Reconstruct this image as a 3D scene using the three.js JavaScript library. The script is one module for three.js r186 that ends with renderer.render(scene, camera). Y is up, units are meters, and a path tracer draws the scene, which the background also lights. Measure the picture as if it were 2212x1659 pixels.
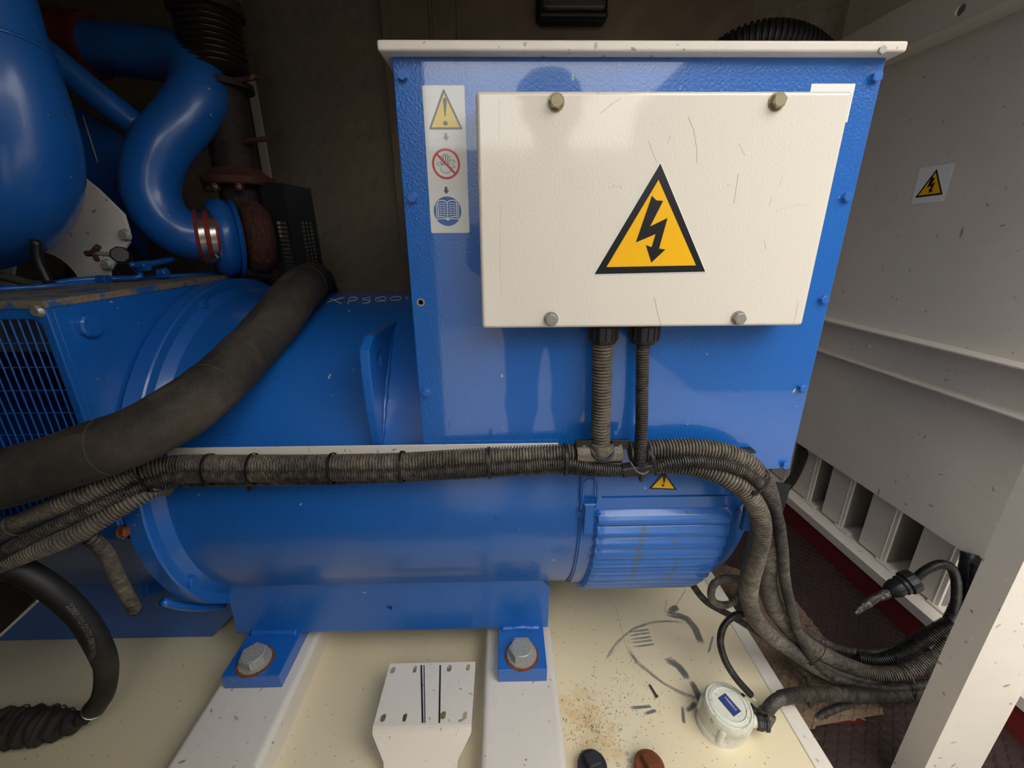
import * as THREE from 'three';
import { RoundedBoxGeometry } from 'three/addons/geometries/RoundedBoxGeometry.js';
import { mergeGeometries, toCreasedNormals, mergeVertices } from 'three/addons/utils/BufferGeometryUtils.js';
import { ImprovedNoise } from 'three/addons/math/ImprovedNoise.js';

// ---------- camera, sky, exposure ----------
const scene = new THREE.Scene();
const camera = new THREE.PerspectiveCamera(83.976, 2212 / 1659, 0.02, 60);
camera.position.set(0, 1.45, 0.7335);
camera.quaternion.setFromRotationMatrix(new THREE.Matrix4().makeBasis(
  new THREE.Vector3(0.99980545, -0.0048465, 0.01911986),
  new THREE.Vector3(0.01082841, 0.94507432, -0.32667609),
  new THREE.Vector3(-0.01648645, 0.32681958, 0.94494294)));
camera.updateMatrixWorld();
const renderer = new THREE.WebGLRenderer({ antialias: true });
renderer.toneMapping = THREE.LinearToneMapping;
renderer.toneMappingExposure = 4.7;
renderer.shadowMap.enabled = true;

// an even overcast sky, a little brighter towards the zenith
{
  const w = 64, h = 32, d = new Float32Array(w * h * 4);
  for (let j = 0; j < h; j++) {
    const el = Math.max(0, Math.sin(((j + 0.5) / h - 0.5) * Math.PI)), l = (1 + 1.2 * el) * 0.62;
    for (let i = 0; i < w; i++) d.set([l * 1.0, l * 0.985, l * 0.955, 1], (j * w + i) * 4);
  }
  const t = new THREE.DataTexture(d, w, h, THREE.RGBAFormat, THREE.FloatType);
  t.mapping = THREE.EquirectangularReflectionMapping; t.magFilter = t.minFilter = THREE.LinearFilter; t.needsUpdate = true;
  scene.background = t; scene.environment = t;
}

// ---------- helpers ----------
let seed = 7;
const rnd = () => { seed = (seed * 1664525 + 1013904223) >>> 0; return seed / 4294967296; };
const rr = (a, b) => a + (b - a) * rnd();
const noiseGen = new ImprovedNoise();
const noise = (x, y, z = 0) => noiseGen.noise(x, y, z);
const clamp = (v, a = 0, b = 1) => Math.min(b, Math.max(a, v));
const smooth = (a, b, v) => { const t = clamp((v - a) / (b - a)); return t * t * (3 - 2 * t); };
const V3 = (p) => new THREE.Vector3(p[0], p[1], p[2]);
// noise that repeats every `n` cells in both directions
function tile(u, v, n, z = 0) {
  const a = noise(u * n, v * n, z), b = noise((u - 1) * n, v * n, z), c = noise(u * n, (v - 1) * n, z), d = noise((u - 1) * n, (v - 1) * n, z);
  return a * (1 - u) * (1 - v) + b * u * (1 - v) + c * (1 - u) * v + d * u * v;
}
const hex = (s) => [1, 3, 5].map((i) => parseInt(s.slice(i, i + 2), 16));
function dataTex(n, f, srgb, size) {
  const d = new Uint8Array(n * n * 4);
  for (let j = 0; j < n; j++) for (let i = 0; i < n; i++) {
    const c = f((i + 0.5) / n, (j + 0.5) / n, i, j), k = (j * n + i) * 4;
    if (typeof c === 'number') d[k] = d[k + 1] = d[k + 2] = clamp(c) * 255; else { d[k] = clamp(c[0], 0, 255); d[k + 1] = clamp(c[1], 0, 255); d[k + 2] = clamp(c[2], 0, 255); }
    d[k + 3] = 255;
  }
  return finish(new THREE.DataTexture(d, n, n), srgb, size);
}
function finish(t, srgb, size) {
  t.magFilter = THREE.LinearFilter; t.minFilter = THREE.LinearMipmapLinearFilter; t.wrapS = t.wrapT = THREE.RepeatWrapping;
  if (srgb) t.colorSpace = THREE.SRGBColorSpace;
  if (size) t.repeat.set(1 / size, 1 / size);
  t.needsUpdate = true;
  return t;
}
function canvasTex(w, h, draw) {
  const c = document.createElement('canvas'); c.width = w; c.height = h;
  draw(c.getContext('2d'), w, h);
  const t = new THREE.CanvasTexture(c); t.colorSpace = THREE.SRGBColorSpace; t.magFilter = THREE.LinearFilter; t.needsUpdate = true;
  return t;
}
const mix3 = (a, b, t) => [a[0] + (b[0] - a[0]) * t, a[1] + (b[1] - a[1]) * t, a[2] + (b[2] - a[2]) * t];
// random marks for speckled colour maps, on a wrapping grid of n x n
function specks(n, list) {
  const m = new Float32Array(n * n);
  for (const [count, r0, r1, stretch] of list) for (let k = 0; k < count; k++) {
    const x = rnd() * n, y = rnd() * n, r = r0 + (r1 - r0) * rnd() ** 3, a = rnd() * 6.283, s = 1 + (stretch || 0) * rnd(), ca = Math.cos(a), sa = Math.sin(a), R = Math.ceil(r * s + 1), st = rr(0.5, 1);
    for (let j = -R; j <= R; j++) for (let i = -R; i <= R; i++) {
      const p = (i * ca + j * sa) / s, q = -i * sa + j * ca, dd = Math.hypot(p, q) / r + 0.35 * noise(x + i * 0.6, y + j * 0.6, 3.3);
      if (dd < 1) { const at = ((Math.floor(y + j) + n * 4) % n) * n + (Math.floor(x + i) + n * 4) % n; m[at] = Math.max(m[at], st * Math.min(1, (1 - dd) * 3)); }
    }
  }
  return m;
}

// ---------- materials ----------
const peel = dataTex(256, (u, v) => 0.5 + 0.33 * tile(u, v, 14) + 0.18 * tile(u, v, 31, 5), false, 0.055);
const fine = dataTex(256, (u, v) => 0.5 + 0.3 * tile(u, v, 40) + 0.3 * tile(u, v, 90, 2), false, 0.05);
const rough = dataTex(256, (u, v) => 0.5 + 0.4 * tile(u, v, 6) + 0.3 * tile(u, v, 23, 4) + 0.2 * tile(u, v, 60, 9), false, 0.12);
function paintMap(base, dirt, chip, nDirt, nChip, size, patch = 0.05) {
  const n = 800, A = specks(n, [[nDirt, 0.8, 3.2, 2], [nDirt / 30, 2, 6, 3]]), B = specks(n, [[nChip, 0.8, 2.6, 2]]);
  base = hex(base); dirt = hex(dirt); chip = hex(chip);
  return dataTex(n, (u, v, i, j) => {
    const p = patch * (tile(u, v, 5, 1) * 0.7 + tile(u, v, 17, 8) * 0.5 + tile(u, v, 60, 6) * 0.4);
    let c = base.map((x) => x * (1 + p));
    c = mix3(c, dirt, A[j * n + i] * 0.8); return mix3(c, chip, B[j * n + i]);
  }, true, size);
}
const blueMap = paintMap('#1662b6', '#1b4f94', '#c9ccc8', 60, 46, 0.9, 0.06);
const creamMap = paintMap('#ded6c9', '#7c6f5f', '#f2ede2', 330, 30, 0.8, 0.03);
const wallMap = paintMap('#d9d1c6', '#8a7d6e', '#efe9df', 150, 20, 0.8, 0.035);
const std = (o) => new THREE.MeshStandardMaterial(o), phy = (o) => new THREE.MeshPhysicalMaterial(o);
const M = {
  blue: phy({ map: blueMap, roughness: 0.42, bumpMap: peel, bumpScale: 0.00035, clearcoat: 0.7, clearcoatRoughness: 0.16 }),
  blueGloss: phy({ map: blueMap, roughness: 0.3, bumpMap: peel, bumpScale: 0.0008, clearcoat: 1, clearcoatRoughness: 0.04 }),
  bluePlain: phy({ color: '#1662b6', roughness: 0.42, clearcoat: 0.6, clearcoatRoughness: 0.2 }),
  blueEngine: phy({ map: paintMap('#1662b6', '#1b4f94', '#c9ccc8', 40, 110, 0.5, 0.08), roughness: 0.4, bumpMap: peel, bumpScale: 0.0003, clearcoat: 0.6, clearcoatRoughness: 0.18 }),
  cream: phy({ map: creamMap, roughness: 0.5, bumpMap: fine, bumpScale: 0.0001, clearcoat: 0.3, clearcoatRoughness: 0.3 }),
  creamPlain: std({ color: '#ddd5c8', roughness: 0.5 }),
  wall: phy({ map: wallMap, roughness: 0.55, bumpMap: fine, bumpScale: 0.00012, clearcoat: 0.15, clearcoatRoughness: 0.4 }),
  black: std({ color: '#151515', roughness: 0.45 }),
  blackPlastic: std({ color: '#1a1a1a', roughness: 0.42, bumpMap: fine, bumpScale: 0.0001 }),
  castIron: std({ color: '#55524e', roughness: 0.7, metalness: 0.3, bumpMap: null }),
  charcoal: std({ color: '#24262a', roughness: 0.55 }),
  chrome: std({ color: '#b9b7b0', roughness: 0.28, metalness: 1 }),
  steel: std({ color: '#a3a097', roughness: 0.4, metalness: 0.55, bumpMap: fine, bumpScale: 0.0003 }),
  yellowSteel: std({ color: '#93896a', roughness: 0.42, metalness: 0.5, bumpMap: fine, bumpScale: 0.0004 }),
  yellow: std({ color: '#f5b80c', roughness: 0.35 }),
  ink: std({ color: '#17171a', roughness: 0.35 }),
  labelWhite: std({ color: '#eceeec', roughness: 0.3 }),
  redRubber: std({ color: '#8d2c22', roughness: 0.55, bumpMap: fine, bumpScale: 0.0002 }),
  redPaint: std({ color: '#6b1d1c', roughness: 0.6, bumpMap: rough, bumpScale: 0.0006 }),
  chalk: std({ color: '#c9c7b6', roughness: 0.8 }),
  wire: std({ color: '#e7e2d8', roughness: 0.5 }),
};
{ // dusty black plastic for the conduits: tan dust lying in patches over black
  const dust = (cover) => dataTex(512, (u, v) => {
    const p = clamp(cover + 0.35 * tile(u, v, 4, 3) + 0.35 * tile(u, v, 17, 1) + 0.45 * tile(u, v, 70, 4));
    return mix3([22, 21, 20], [142, 130, 113], p);
  }, true, 0.25);
  const rubberT = dataTex(512, (u, v) => mix3([34, 32, 29], [84, 73, 60], clamp(0.36 + 0.9 * tile(u, v, 4, 2) + 0.4 * tile(u, v, 19, 7) + 0.25 * tile(u, v, 80, 5))), true, 0.35);
  M.conduit = std({ map: dust(0.36), roughness: 0.5 });
  M.conduitDusty = std({ map: dust(0.62), roughness: 0.6 });
  M.conduitClean = std({ map: dust(0.06), roughness: 0.36 });
  M.rubber = std({ map: rubberT, roughness: 0.85, bumpMap: rough, bumpScale: 0.0005 });
  M.dust = std({ map: dataTex(512, (u, v) => {
    const p = smooth(0.28, 0.5, 0.5 + 0.8 * tile(u, v, 7, 3) + 0.4 * tile(u, v, 23, 1) + 0.2 * tile(u, v, 90, 4));
    return mix3([30, 84, 150], [122, 110, 94].map((x) => x * (1 + 0.25 * tile(u, v, 64, 8))), p);
  }, true, 0.5), roughness: 0.85, bumpMap: rough, bumpScale: 0.0004 });
  const rust = (a, b, c) => dataTex(512, (u, v) => mix3(mix3(hex(a), hex(b), clamp(0.5 + 1.1 * tile(u, v, 6, 1) + 0.5 * tile(u, v, 24, 6))), hex(c), smooth(0.12, 0.45, 0.7 * tile(u, v, 15, 12) + 0.5 * tile(u, v, 50, 3))), true, 0.3);
  M.rust = std({ map: rust('#3a211a', '#5c3324', '#8c6a50'), roughness: 0.8, bumpMap: rough, bumpScale: 0.0012 });
  M.rustDark = std({ map: rust('#1c1614', '#30221c', '#4a3a30'), roughness: 0.75, bumpMap: rough, bumpScale: 0.0008 });
  M.rustBright = std({ map: rust('#6a3517', '#8b4c22', '#4a2a18'), roughness: 0.75, bumpMap: rough, bumpScale: 0.001 });
  M.galv = std({ map: dataTex(256, (u, v) => { const k = 165 + 60 * tile(u, v, 20, 3) + 40 * tile(u, v, 50, 1); return [k, k * 0.99, k * 0.95]; }, true, 0.05), roughness: 0.5, metalness: 0.25, bumpMap: rough, bumpScale: 0.0006 });
  const perf = dataTex(512, (u, v) => {
    const n = 24, a = ((u + v) * n) % 1, b = ((u - v + 1) * n) % 1, d = Math.hypot(a - 0.5, b - 0.5);
    const t = 1 + 0.12 * tile(u, v, 4, 2) + 0.12 * tile(u, v, 13, 5), c = d < 0.3 ? 0.28 : 1;
    return [150 * t * c, 138 * t * c, 118 * t * c];
  }, true, 0.165);
  M.perf = std({ map: perf, roughness: 0.8 });
  const perf2 = dataTex(256, (u, v) => { const n = 16, a = (u * n) % 1, b = (v * n + (Math.floor(u * n) % 2) * 0.5) % 1, d = Math.hypot(a - 0.5, b - 0.5); return d < 0.33 ? [26, 24, 22] : [150, 146, 138]; }, true, 0.08);
  M.perfSide = std({ map: perf2, roughness: 0.7 });
  M.panel = std({ map: dataTex(512, (u, v) => mix3([136, 120, 100], [104, 90, 74], clamp(0.5 + 0.9 * tile(u, v, 3, 2) + 0.5 * tile(u, v, 14, 3))), true, 0.9), roughness: 0.7 });
  const fl = (a, b, c) => dataTex(512, (u, v) => mix3(mix3(hex(a), hex(b), clamp(0.45 + 1.0 * tile(u, v, 5, 2) + 0.5 * tile(u, v, 22, 3))), hex(c), 0.9 * smooth(0.25, 0.5, tile(u, v, 60, 3) + 0.4 * tile(u, v, 9, 7))), true, 0.5);
  M.floor = std({ map: fl('#2a1c19', '#3b2823', '#564036'), roughness: 0.6, bumpMap: rough, bumpScale: 0.0008 });
  M.step = std({ map: fl('#66513f', '#7f6b58', '#9c8771'), roughness: 0.75, bumpMap: rough, bumpScale: 0.0008 });
  M.concrete = std({ map: fl('#8f8a82', '#a29c92', '#b4aea4'), roughness: 0.95 });
  M.foil = std({ map: dataTex(256, (u, v) => { const k = 70 + 160 * Math.max(0, tile(u, v, 9, 4)) + 60 * tile(u, v, 30, 1); return [k, k * 0.98, k * 0.95]; }, true, 0.06), roughness: 0.3, metalness: 0.55, bumpMap: rough, bumpScale: 0.003 });
  M.sender = std({ map: dataTex(512, (u, v) => mix3([205, 205, 190], [120, 114, 98], 0.75 * smooth(0.16, 0.5, 0.8 * tile(u, v, 8, 2) + 0.5 * tile(u, v, 40, 3))), true, 0.09), roughness: 0.5 });
}

// ---------- geometry helpers ----------
// uv in metres from the dominant axis of each face
function boxUV(g) {
  if (g.index) g = g.toNonIndexed();
  const p = g.attributes.position, nn = g.attributes.normal, uv = new Float32Array(p.count * 2), a = new THREE.Vector3(), b = new THREE.Vector3(), c = new THREE.Vector3();
  for (let i = 0; i < p.count; i += 3) {
    a.fromBufferAttribute(p, i); b.fromBufferAttribute(p, i + 1); c.fromBufferAttribute(p, i + 2);
    const n = b.clone().sub(a).cross(c.clone().sub(a)), x = Math.abs(n.x), y = Math.abs(n.y), z = Math.abs(n.z);
    for (let k = 0; k < 3; k++) {
      const q = k === 0 ? a : k === 1 ? b : c;
      const s = z >= x && z >= y ? [q.x, q.y] : y >= x ? [q.x, -q.z] : [q.z, q.y];
      uv[(i + k) * 2] = s[0]; uv[(i + k) * 2 + 1] = s[1];
    }
  }
  g.setAttribute('uv', new THREE.BufferAttribute(uv, 2));
  if (!nn) g.computeVertexNormals();
  return g;
}
const clean = (g) => { for (const k of Object.keys(g.attributes)) if (!['position', 'normal', 'uv'].includes(k)) g.deleteAttribute(k); return g.index ? g.toNonIndexed() : g; };
const merge = (...gs) => mergeGeometries(gs.flat().map(clean));
// box between two corners, its edges rounded
function bx(a, b, r = 0.002) {
  const w = Math.abs(b[0] - a[0]), h = Math.abs(b[1] - a[1]), d = Math.abs(b[2] - a[2]);
  const g = r > 0 ? new RoundedBoxGeometry(w, h, d, 2, Math.min(r, w / 2.01, h / 2.01, d / 2.01)) : new THREE.BoxGeometry(w, h, d);
  return boxUV(g.translate((a[0] + b[0]) / 2, (a[1] + b[1]) / 2, (a[2] + b[2]) / 2));
}
// plate extruded from an outline in the plane of axes (i, j), thick along the third
function plate(pts, axis, from, to, holes = [], bevel = 0.001) {
  const s = new THREE.Shape(pts.map((p) => new THREE.Vector2(p[0], p[1])));
  for (const h of holes) s.holes.push(Array.isArray(h) ? new THREE.Path(h.map((p) => new THREE.Vector2(p[0], p[1]))) : (() => { const q = new THREE.Path(); q.absarc(h.x, h.y, h.r, 0, Math.PI * 2, true); return q; })());
  const t = Math.abs(to - from), b = Math.min(bevel, t * 0.45);
  const g = new THREE.ExtrudeGeometry(s, { depth: t - 2 * b, bevelEnabled: b > 0, bevelThickness: b, bevelSize: b, bevelOffset: -b, bevelSegments: 2, curveSegments: 24 }).translate(0, 0, Math.min(from, to) + b);
  // axis 'z': outline (x, y); 'x': outline (z, y); 'y': outline (x, z)
  if (axis === 'x') g.applyMatrix4(new THREE.Matrix4().set(0, 0, 1, 0, 0, 1, 0, 0, 1, 0, 0, 0, 0, 0, 0, 1));
  if (axis === 'y') g.applyMatrix4(new THREE.Matrix4().set(1, 0, 0, 0, 0, 0, 1, 0, 0, 1, 0, 0, 0, 0, 0, 1));
  if (axis !== 'z') { const ix = g.attributes.position.array, nx = g.attributes.normal.array; for (let i = 0; i < ix.length; i += 9) for (let k = 0; k < 3; k++) { let t2 = ix[i + 3 + k]; ix[i + 3 + k] = ix[i + 6 + k]; ix[i + 6 + k] = t2; t2 = nx[i + 3 + k]; nx[i + 3 + k] = nx[i + 6 + k]; nx[i + 6 + k] = t2; } }
  return boxUV(g);
}
// lathe round an axis through c along dir ('x','y','z'); profile is [[radius, along], ...]
function turn(profile, c, dir = 'y', seg = 48, phi0 = 0, phi = Math.PI * 2, crease = 0.6) {
  let g = new THREE.LatheGeometry(profile.map((p) => new THREE.Vector2(Math.max(p[0], 1e-5), p[1])), seg, phi0, phi);
  g = toCreasedNormals(g, crease);
  if (dir === 'x') g.rotateZ(-Math.PI / 2);
  if (dir === 'z') g.rotateX(Math.PI / 2);
  return boxUV(g.translate(c[0], c[1], c[2]));
}
const quatTo = (d) => new THREE.Quaternion().setFromUnitVectors(new THREE.Vector3(0, 1, 0), V3(d).normalize());
// lathe whose axis points along d
function turnTo(profile, c, d, seg = 32, crease = 0.6) {
  const g = toCreasedNormals(new THREE.LatheGeometry(profile.map((p) => new THREE.Vector2(Math.max(p[0], 1e-5), p[1])), seg), crease);
  return boxUV(g.applyQuaternion(quatTo(d)).translate(c[0], c[1], c[2]));
}
function hexHead(r, h, washer = 0) {
  let g = new THREE.CylinderGeometry(r, r, h, 6).toNonIndexed().translate(0, h / 2 + washer, 0);
  const cap = new THREE.CylinderGeometry(r * 0.78, r * 0.86, h * 0.08, 18).toNonIndexed().translate(0, h * 1.04 + washer, 0);
  const list = [g, cap];
  if (washer) list.push(new THREE.CylinderGeometry(r * 1.18, r * 1.18, washer, 24).toNonIndexed().translate(0, washer / 2, 0));
  return boxUV(mergeGeometries(list.map((q) => { q.computeVertexNormals(); return clean(q); })));
}
// swept tube: radius may follow t; ridges makes it corrugated
function sweep(pts, radius, o = {}) {
  const curve = new THREE.CatmullRomCurve3(pts.map(V3), !!o.closed, 'centripetal'), L = curve.getLength();
  curve.arcLengthDivisions = Math.max(200, pts.length * 40); curve.updateArcLengths();
  const seg = o.seg || 16, rows = [];
  const R = typeof radius === 'function' ? radius : () => radius;
  if (o.pitch) {
    const n = Math.max(2, Math.round(L / o.pitch)), dp = o.depth || 0.002;
    for (let k = 0; k < n; k++) {
      const smoothHere = o.plain && o.plain.some(([a, b]) => k / n > a && k / n < b);
      for (const [f, q] of [[0.0, 1], [0.06, 1.06], [0.44, 1.06], [0.5, 1], [0.56, 0], [0.94, 0]]) rows.push([(k + f) / n, smoothHere ? 0.1 : q ? (1 - q) * 0.006 : dp]);
    }
    rows.push([1, 0]);
  } else { const n = o.rows || Math.max(12, Math.round(L / 0.012)); for (let k = 0; k <= n; k++) rows.push([k / n, 0]); }
  const pos = [], uv = [], idx = [], T = new THREE.Vector3(), N = new THREE.Vector3(), B = new THREE.Vector3(), P = new THREE.Vector3(), lastT = new THREE.Vector3();
  rows.forEach(([t, dip], j) => {
    curve.getPointAt(clamp(t), P); curve.getTangentAt(clamp(t), T);
    if (j === 0) { N.set(0, 1, 0); if (Math.abs(T.y) > 0.9) N.set(1, 0, 0); N.addScaledVector(T, -N.dot(T)).normalize(); }
    else { const q = new THREE.Quaternion().setFromUnitVectors(lastT, T); N.applyQuaternion(q); N.addScaledVector(T, -N.dot(T)).normalize(); }
    lastT.copy(T); B.crossVectors(T, N);
    for (let i = 0; i <= seg; i++) {
      const a = (i / seg) * Math.PI * 2; let r = R(t, a);
      r -= dip === 0.1 ? (o.depth || 0.002) * 0.4 : dip;
      if (o.wobble) r *= 1 + o.wobble * noise(P.x * 40 + Math.cos(a) * 1.5, P.y * 40 + Math.sin(a) * 1.5, P.z * 40 + 9);
      const c = Math.cos(a) * r, s = Math.sin(a) * r * (o.flat || 1);
      pos.push(P.x + N.x * c + B.x * s, P.y + N.y * c + B.y * s, P.z + N.z * c + B.z * s);
      uv.push((i / seg) * r * 6.283, t * L);
      if (j && i) { const w = seg + 1, a0 = (j - 1) * w + i - 1, b0 = j * w + i - 1; idx.push(a0, b0, a0 + 1, b0, b0 + 1, a0 + 1); }
    }
  });
  const w = seg + 1;
  if (!o.closed) for (const [row, flip] of [[0, false], [rows.length - 1, true]]) {
    const c = pos.length / 3; curve.getPointAt(row ? 1 : 0, P); pos.push(P.x, P.y, P.z); uv.push(0, 0);
    for (let i = 0; i < seg; i++) { const a = row * w + i; if (flip) idx.push(c, a + 1, a); else idx.push(c, a, a + 1); }
  }
  const g = new THREE.BufferGeometry();
  g.setAttribute('position', new THREE.Float32BufferAttribute(pos, 3)); g.setAttribute('uv', new THREE.Float32BufferAttribute(uv, 2));
  // the winding above faces inwards: turn it round
  for (let i = 0; i < idx.length; i += 3) { const t = idx[i + 1]; idx[i + 1] = idx[i + 2]; idx[i + 2] = t; }
  g.setIndex(idx); g.computeVertexNormals();
  // average the seam
  const nn = g.attributes.normal;
  for (let j = 0; j < rows.length; j++) { const a = j * w, b = a + seg, x = nn.getX(a) + nn.getX(b), y = nn.getY(a) + nn.getY(b), z = nn.getZ(a) + nn.getZ(b), l = Math.hypot(x, y, z) || 1; nn.setXYZ(a, x / l, y / l, z / l); nn.setXYZ(b, x / l, y / l, z / l); }
  return g;
}
const bar = (a, b, r, seg = 6) => {
  const A = V3(a), d = V3(b).sub(A), g = new THREE.CylinderGeometry(r, r, d.length(), seg);
  return boxUV(g.translate(0, d.length() / 2, 0).applyQuaternion(quatTo(d.toArray())).translate(...a));
};
// flat shape from coplanar points: a thin sheet lifted by `lift` along n
function sheet(pts, n, lift, thick = 0.0004) {
  const N = V3(n).normalize(), q = pts.map((p) => V3(p).addScaledVector(N, lift));
  const X = q[1].clone().sub(q[0]).normalize(), Y = N.clone().cross(X), o = q[0];
  const s = new THREE.Shape(q.map((p) => new THREE.Vector2(p.clone().sub(o).dot(X), p.clone().sub(o).dot(Y))));
  const g = new THREE.ExtrudeGeometry(s, { depth: thick, bevelEnabled: false });
  return boxUV(g.applyMatrix4(new THREE.Matrix4().makeBasis(X, Y, N).setPosition(o)));
}

// ---------- objects ----------
const taken = {};
function numbered(name) { const k = taken[name] = (taken[name] ?? -1) + 1; return k ? name + '_' + String(k).padStart(3, '0') : name; }
const baseOf = new WeakMap();
function thing(name, label, category, base = [0, 0, 0], group) {
  const o = new THREE.Group(); o.name = numbered(name); o.position.set(...base); scene.add(o);
  o.userData = { label, category }; if (group) o.userData.group = group;
  baseOf.set(o, base);
  return o;
}
function struct(name, base = [0, 0, 0], label) {
  const o = new THREE.Group(); o.name = name; o.position.set(...base); scene.add(o);
  o.userData = { kind: 'structure' }; if (label) o.userData.label = label;
  baseOf.set(o, base);
  return o;
}
// a part whose geometry is given in world coordinates
function part(parent, name, g, m, label, kind) {
  const b = baseOf.get(parent), o = new THREE.Mesh(g.translate(-b[0], -b[1], -b[2]), m);
  o.name = name; o.castShadow = o.receiveShadow = true; if (label) o.userData.label = label; if (kind) o.userData.kind = kind;
  parent.add(o); baseOf.set(o, b);
  return o;
}
// a part that shares its geometry: placed at p, its +y turned to d
function placed(parent, name, g, m, p, d = [0, 1, 0], spin = 0, label) {
  const b = baseOf.get(parent), o = new THREE.Mesh(g, m);
  o.name = name; o.position.set(p[0] - b[0], p[1] - b[1], p[2] - b[2]); o.quaternion.copy(quatTo(d)).multiply(new THREE.Quaternion().setFromAxisAngle(new THREE.Vector3(0, 1, 0), spin));
  o.castShadow = o.receiveShadow = true; if (label) o.userData.label = label;
  parent.add(o); baseOf.set(o, b);
  return o;
}
const AY = 0.906, AZ = -0.415, RB = 0.405;         // axis and radius of the generator barrel
const onBarrel = (x, deg, r = RB) => [x, AY + r * Math.sin(deg * Math.PI / 180), AZ + r * Math.cos(deg * Math.PI / 180)];

// ================= the setting =================
const WKn = Math.hypot(1, 0.043);
// box in the frame of the right wall: u along z, y up, d inwards from its face
function wallBox(u0, u1, y0, y1, d0, d1, r = 0.001) {
  const g = bx([-d1, y0, u0], [-d0, y1, u1], r);
  return g.applyMatrix4(new THREE.Matrix4().makeBasis(new THREE.Vector3(1 / WKn, 0, -0.043 / WKn), new THREE.Vector3(0, 1, 0), new THREE.Vector3(0.043 / WKn, 0, 1 / WKn)).setPosition(1.2372, 0, 0));
}
const wallN = [-1 / WKn, 0, 0.043 / WKn];

{ // floor of dark tread plate
  const s = struct('floor', [0, 0.29, 0]);
  part(s, 'floor_plate', bx([-2.8, 0.2, -1.2], [1.9, 0.29, 0.97], 0), M.floor);
  const lens = new THREE.SphereGeometry(1, 8, 5, 0, Math.PI * 2, 0, Math.PI / 2).scale(0.016, 0.0016, 0.0045);
  const spots = [];
  for (let i = 0; i < 60; i++) for (let j = 0; j < 66; j++) { const x = 0.66 + i * 0.017, z = -1.0 + j * 0.02; if (x < 1.215 && z < 0.31) spots.push([x, z, (i + j) % 2]); }
  const im = new THREE.InstancedMesh(lens, M.floor, spots.length), m4 = new THREE.Matrix4();
  spots.forEach(([x, z, k], n) => im.setMatrixAt(n, m4.makeRotationY(k ? 0.8 : -0.8).setPosition(x, 0, z)));
  im.name = 'tread_pattern'; im.userData.kind = 'stuff'; im.castShadow = im.receiveShadow = true; s.add(im);
}
{ // back wall: perforated lining and a smooth panel
  const s = struct('wall_back', [0, 0.29, -1.05]);
  part(s, 'perforated_lining', bx([-2.8, 0.2, -1.13], [1.9, 2.4, -1.05], 0), M.perf);
  part(s, 'smooth_panel', bx([-0.385, 1.2, -1.052], [0.86, 2.4, -1.036], 0.003), M.panel);
  for (const [a, b] of [[-0.402, -0.376], [-0.243, -0.236], [-0.231, -0.226], [-0.150, -0.143]]) part(s, 'seam_strip', bx([a, 1.2, -1.04], [b, 2.4, a < -0.39 ? -1.022 : -1.031], 0.002), M.panel);
  part(s, 'edge_strip', bx([-0.893, 1.45, -1.052], [-0.865, 1.99, -1.04], 0.001), M.creamPlain, 'pale strip');
}
{
  const s = struct('ceiling', [0, 2.3, 0]);
  part(s, 'roof_sheet', bx([-2.8, 2.3, -1.2], [1.9, 2.36, 0.40], 0), M.panel);
  part(s, 'side_roof_sheet', bx([-2.8, 2.3, 0.40], [0.4, 2.36, 1.03], 0), M.panel);
}
{
  const s = struct('wall_left', [-2.7, 0.29, 0]);
  part(s, 'end_sheet', bx([-2.8, 0.2, -1.2], [-2.7, 2.36, 0.97], 0), M.panel);
}
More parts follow.
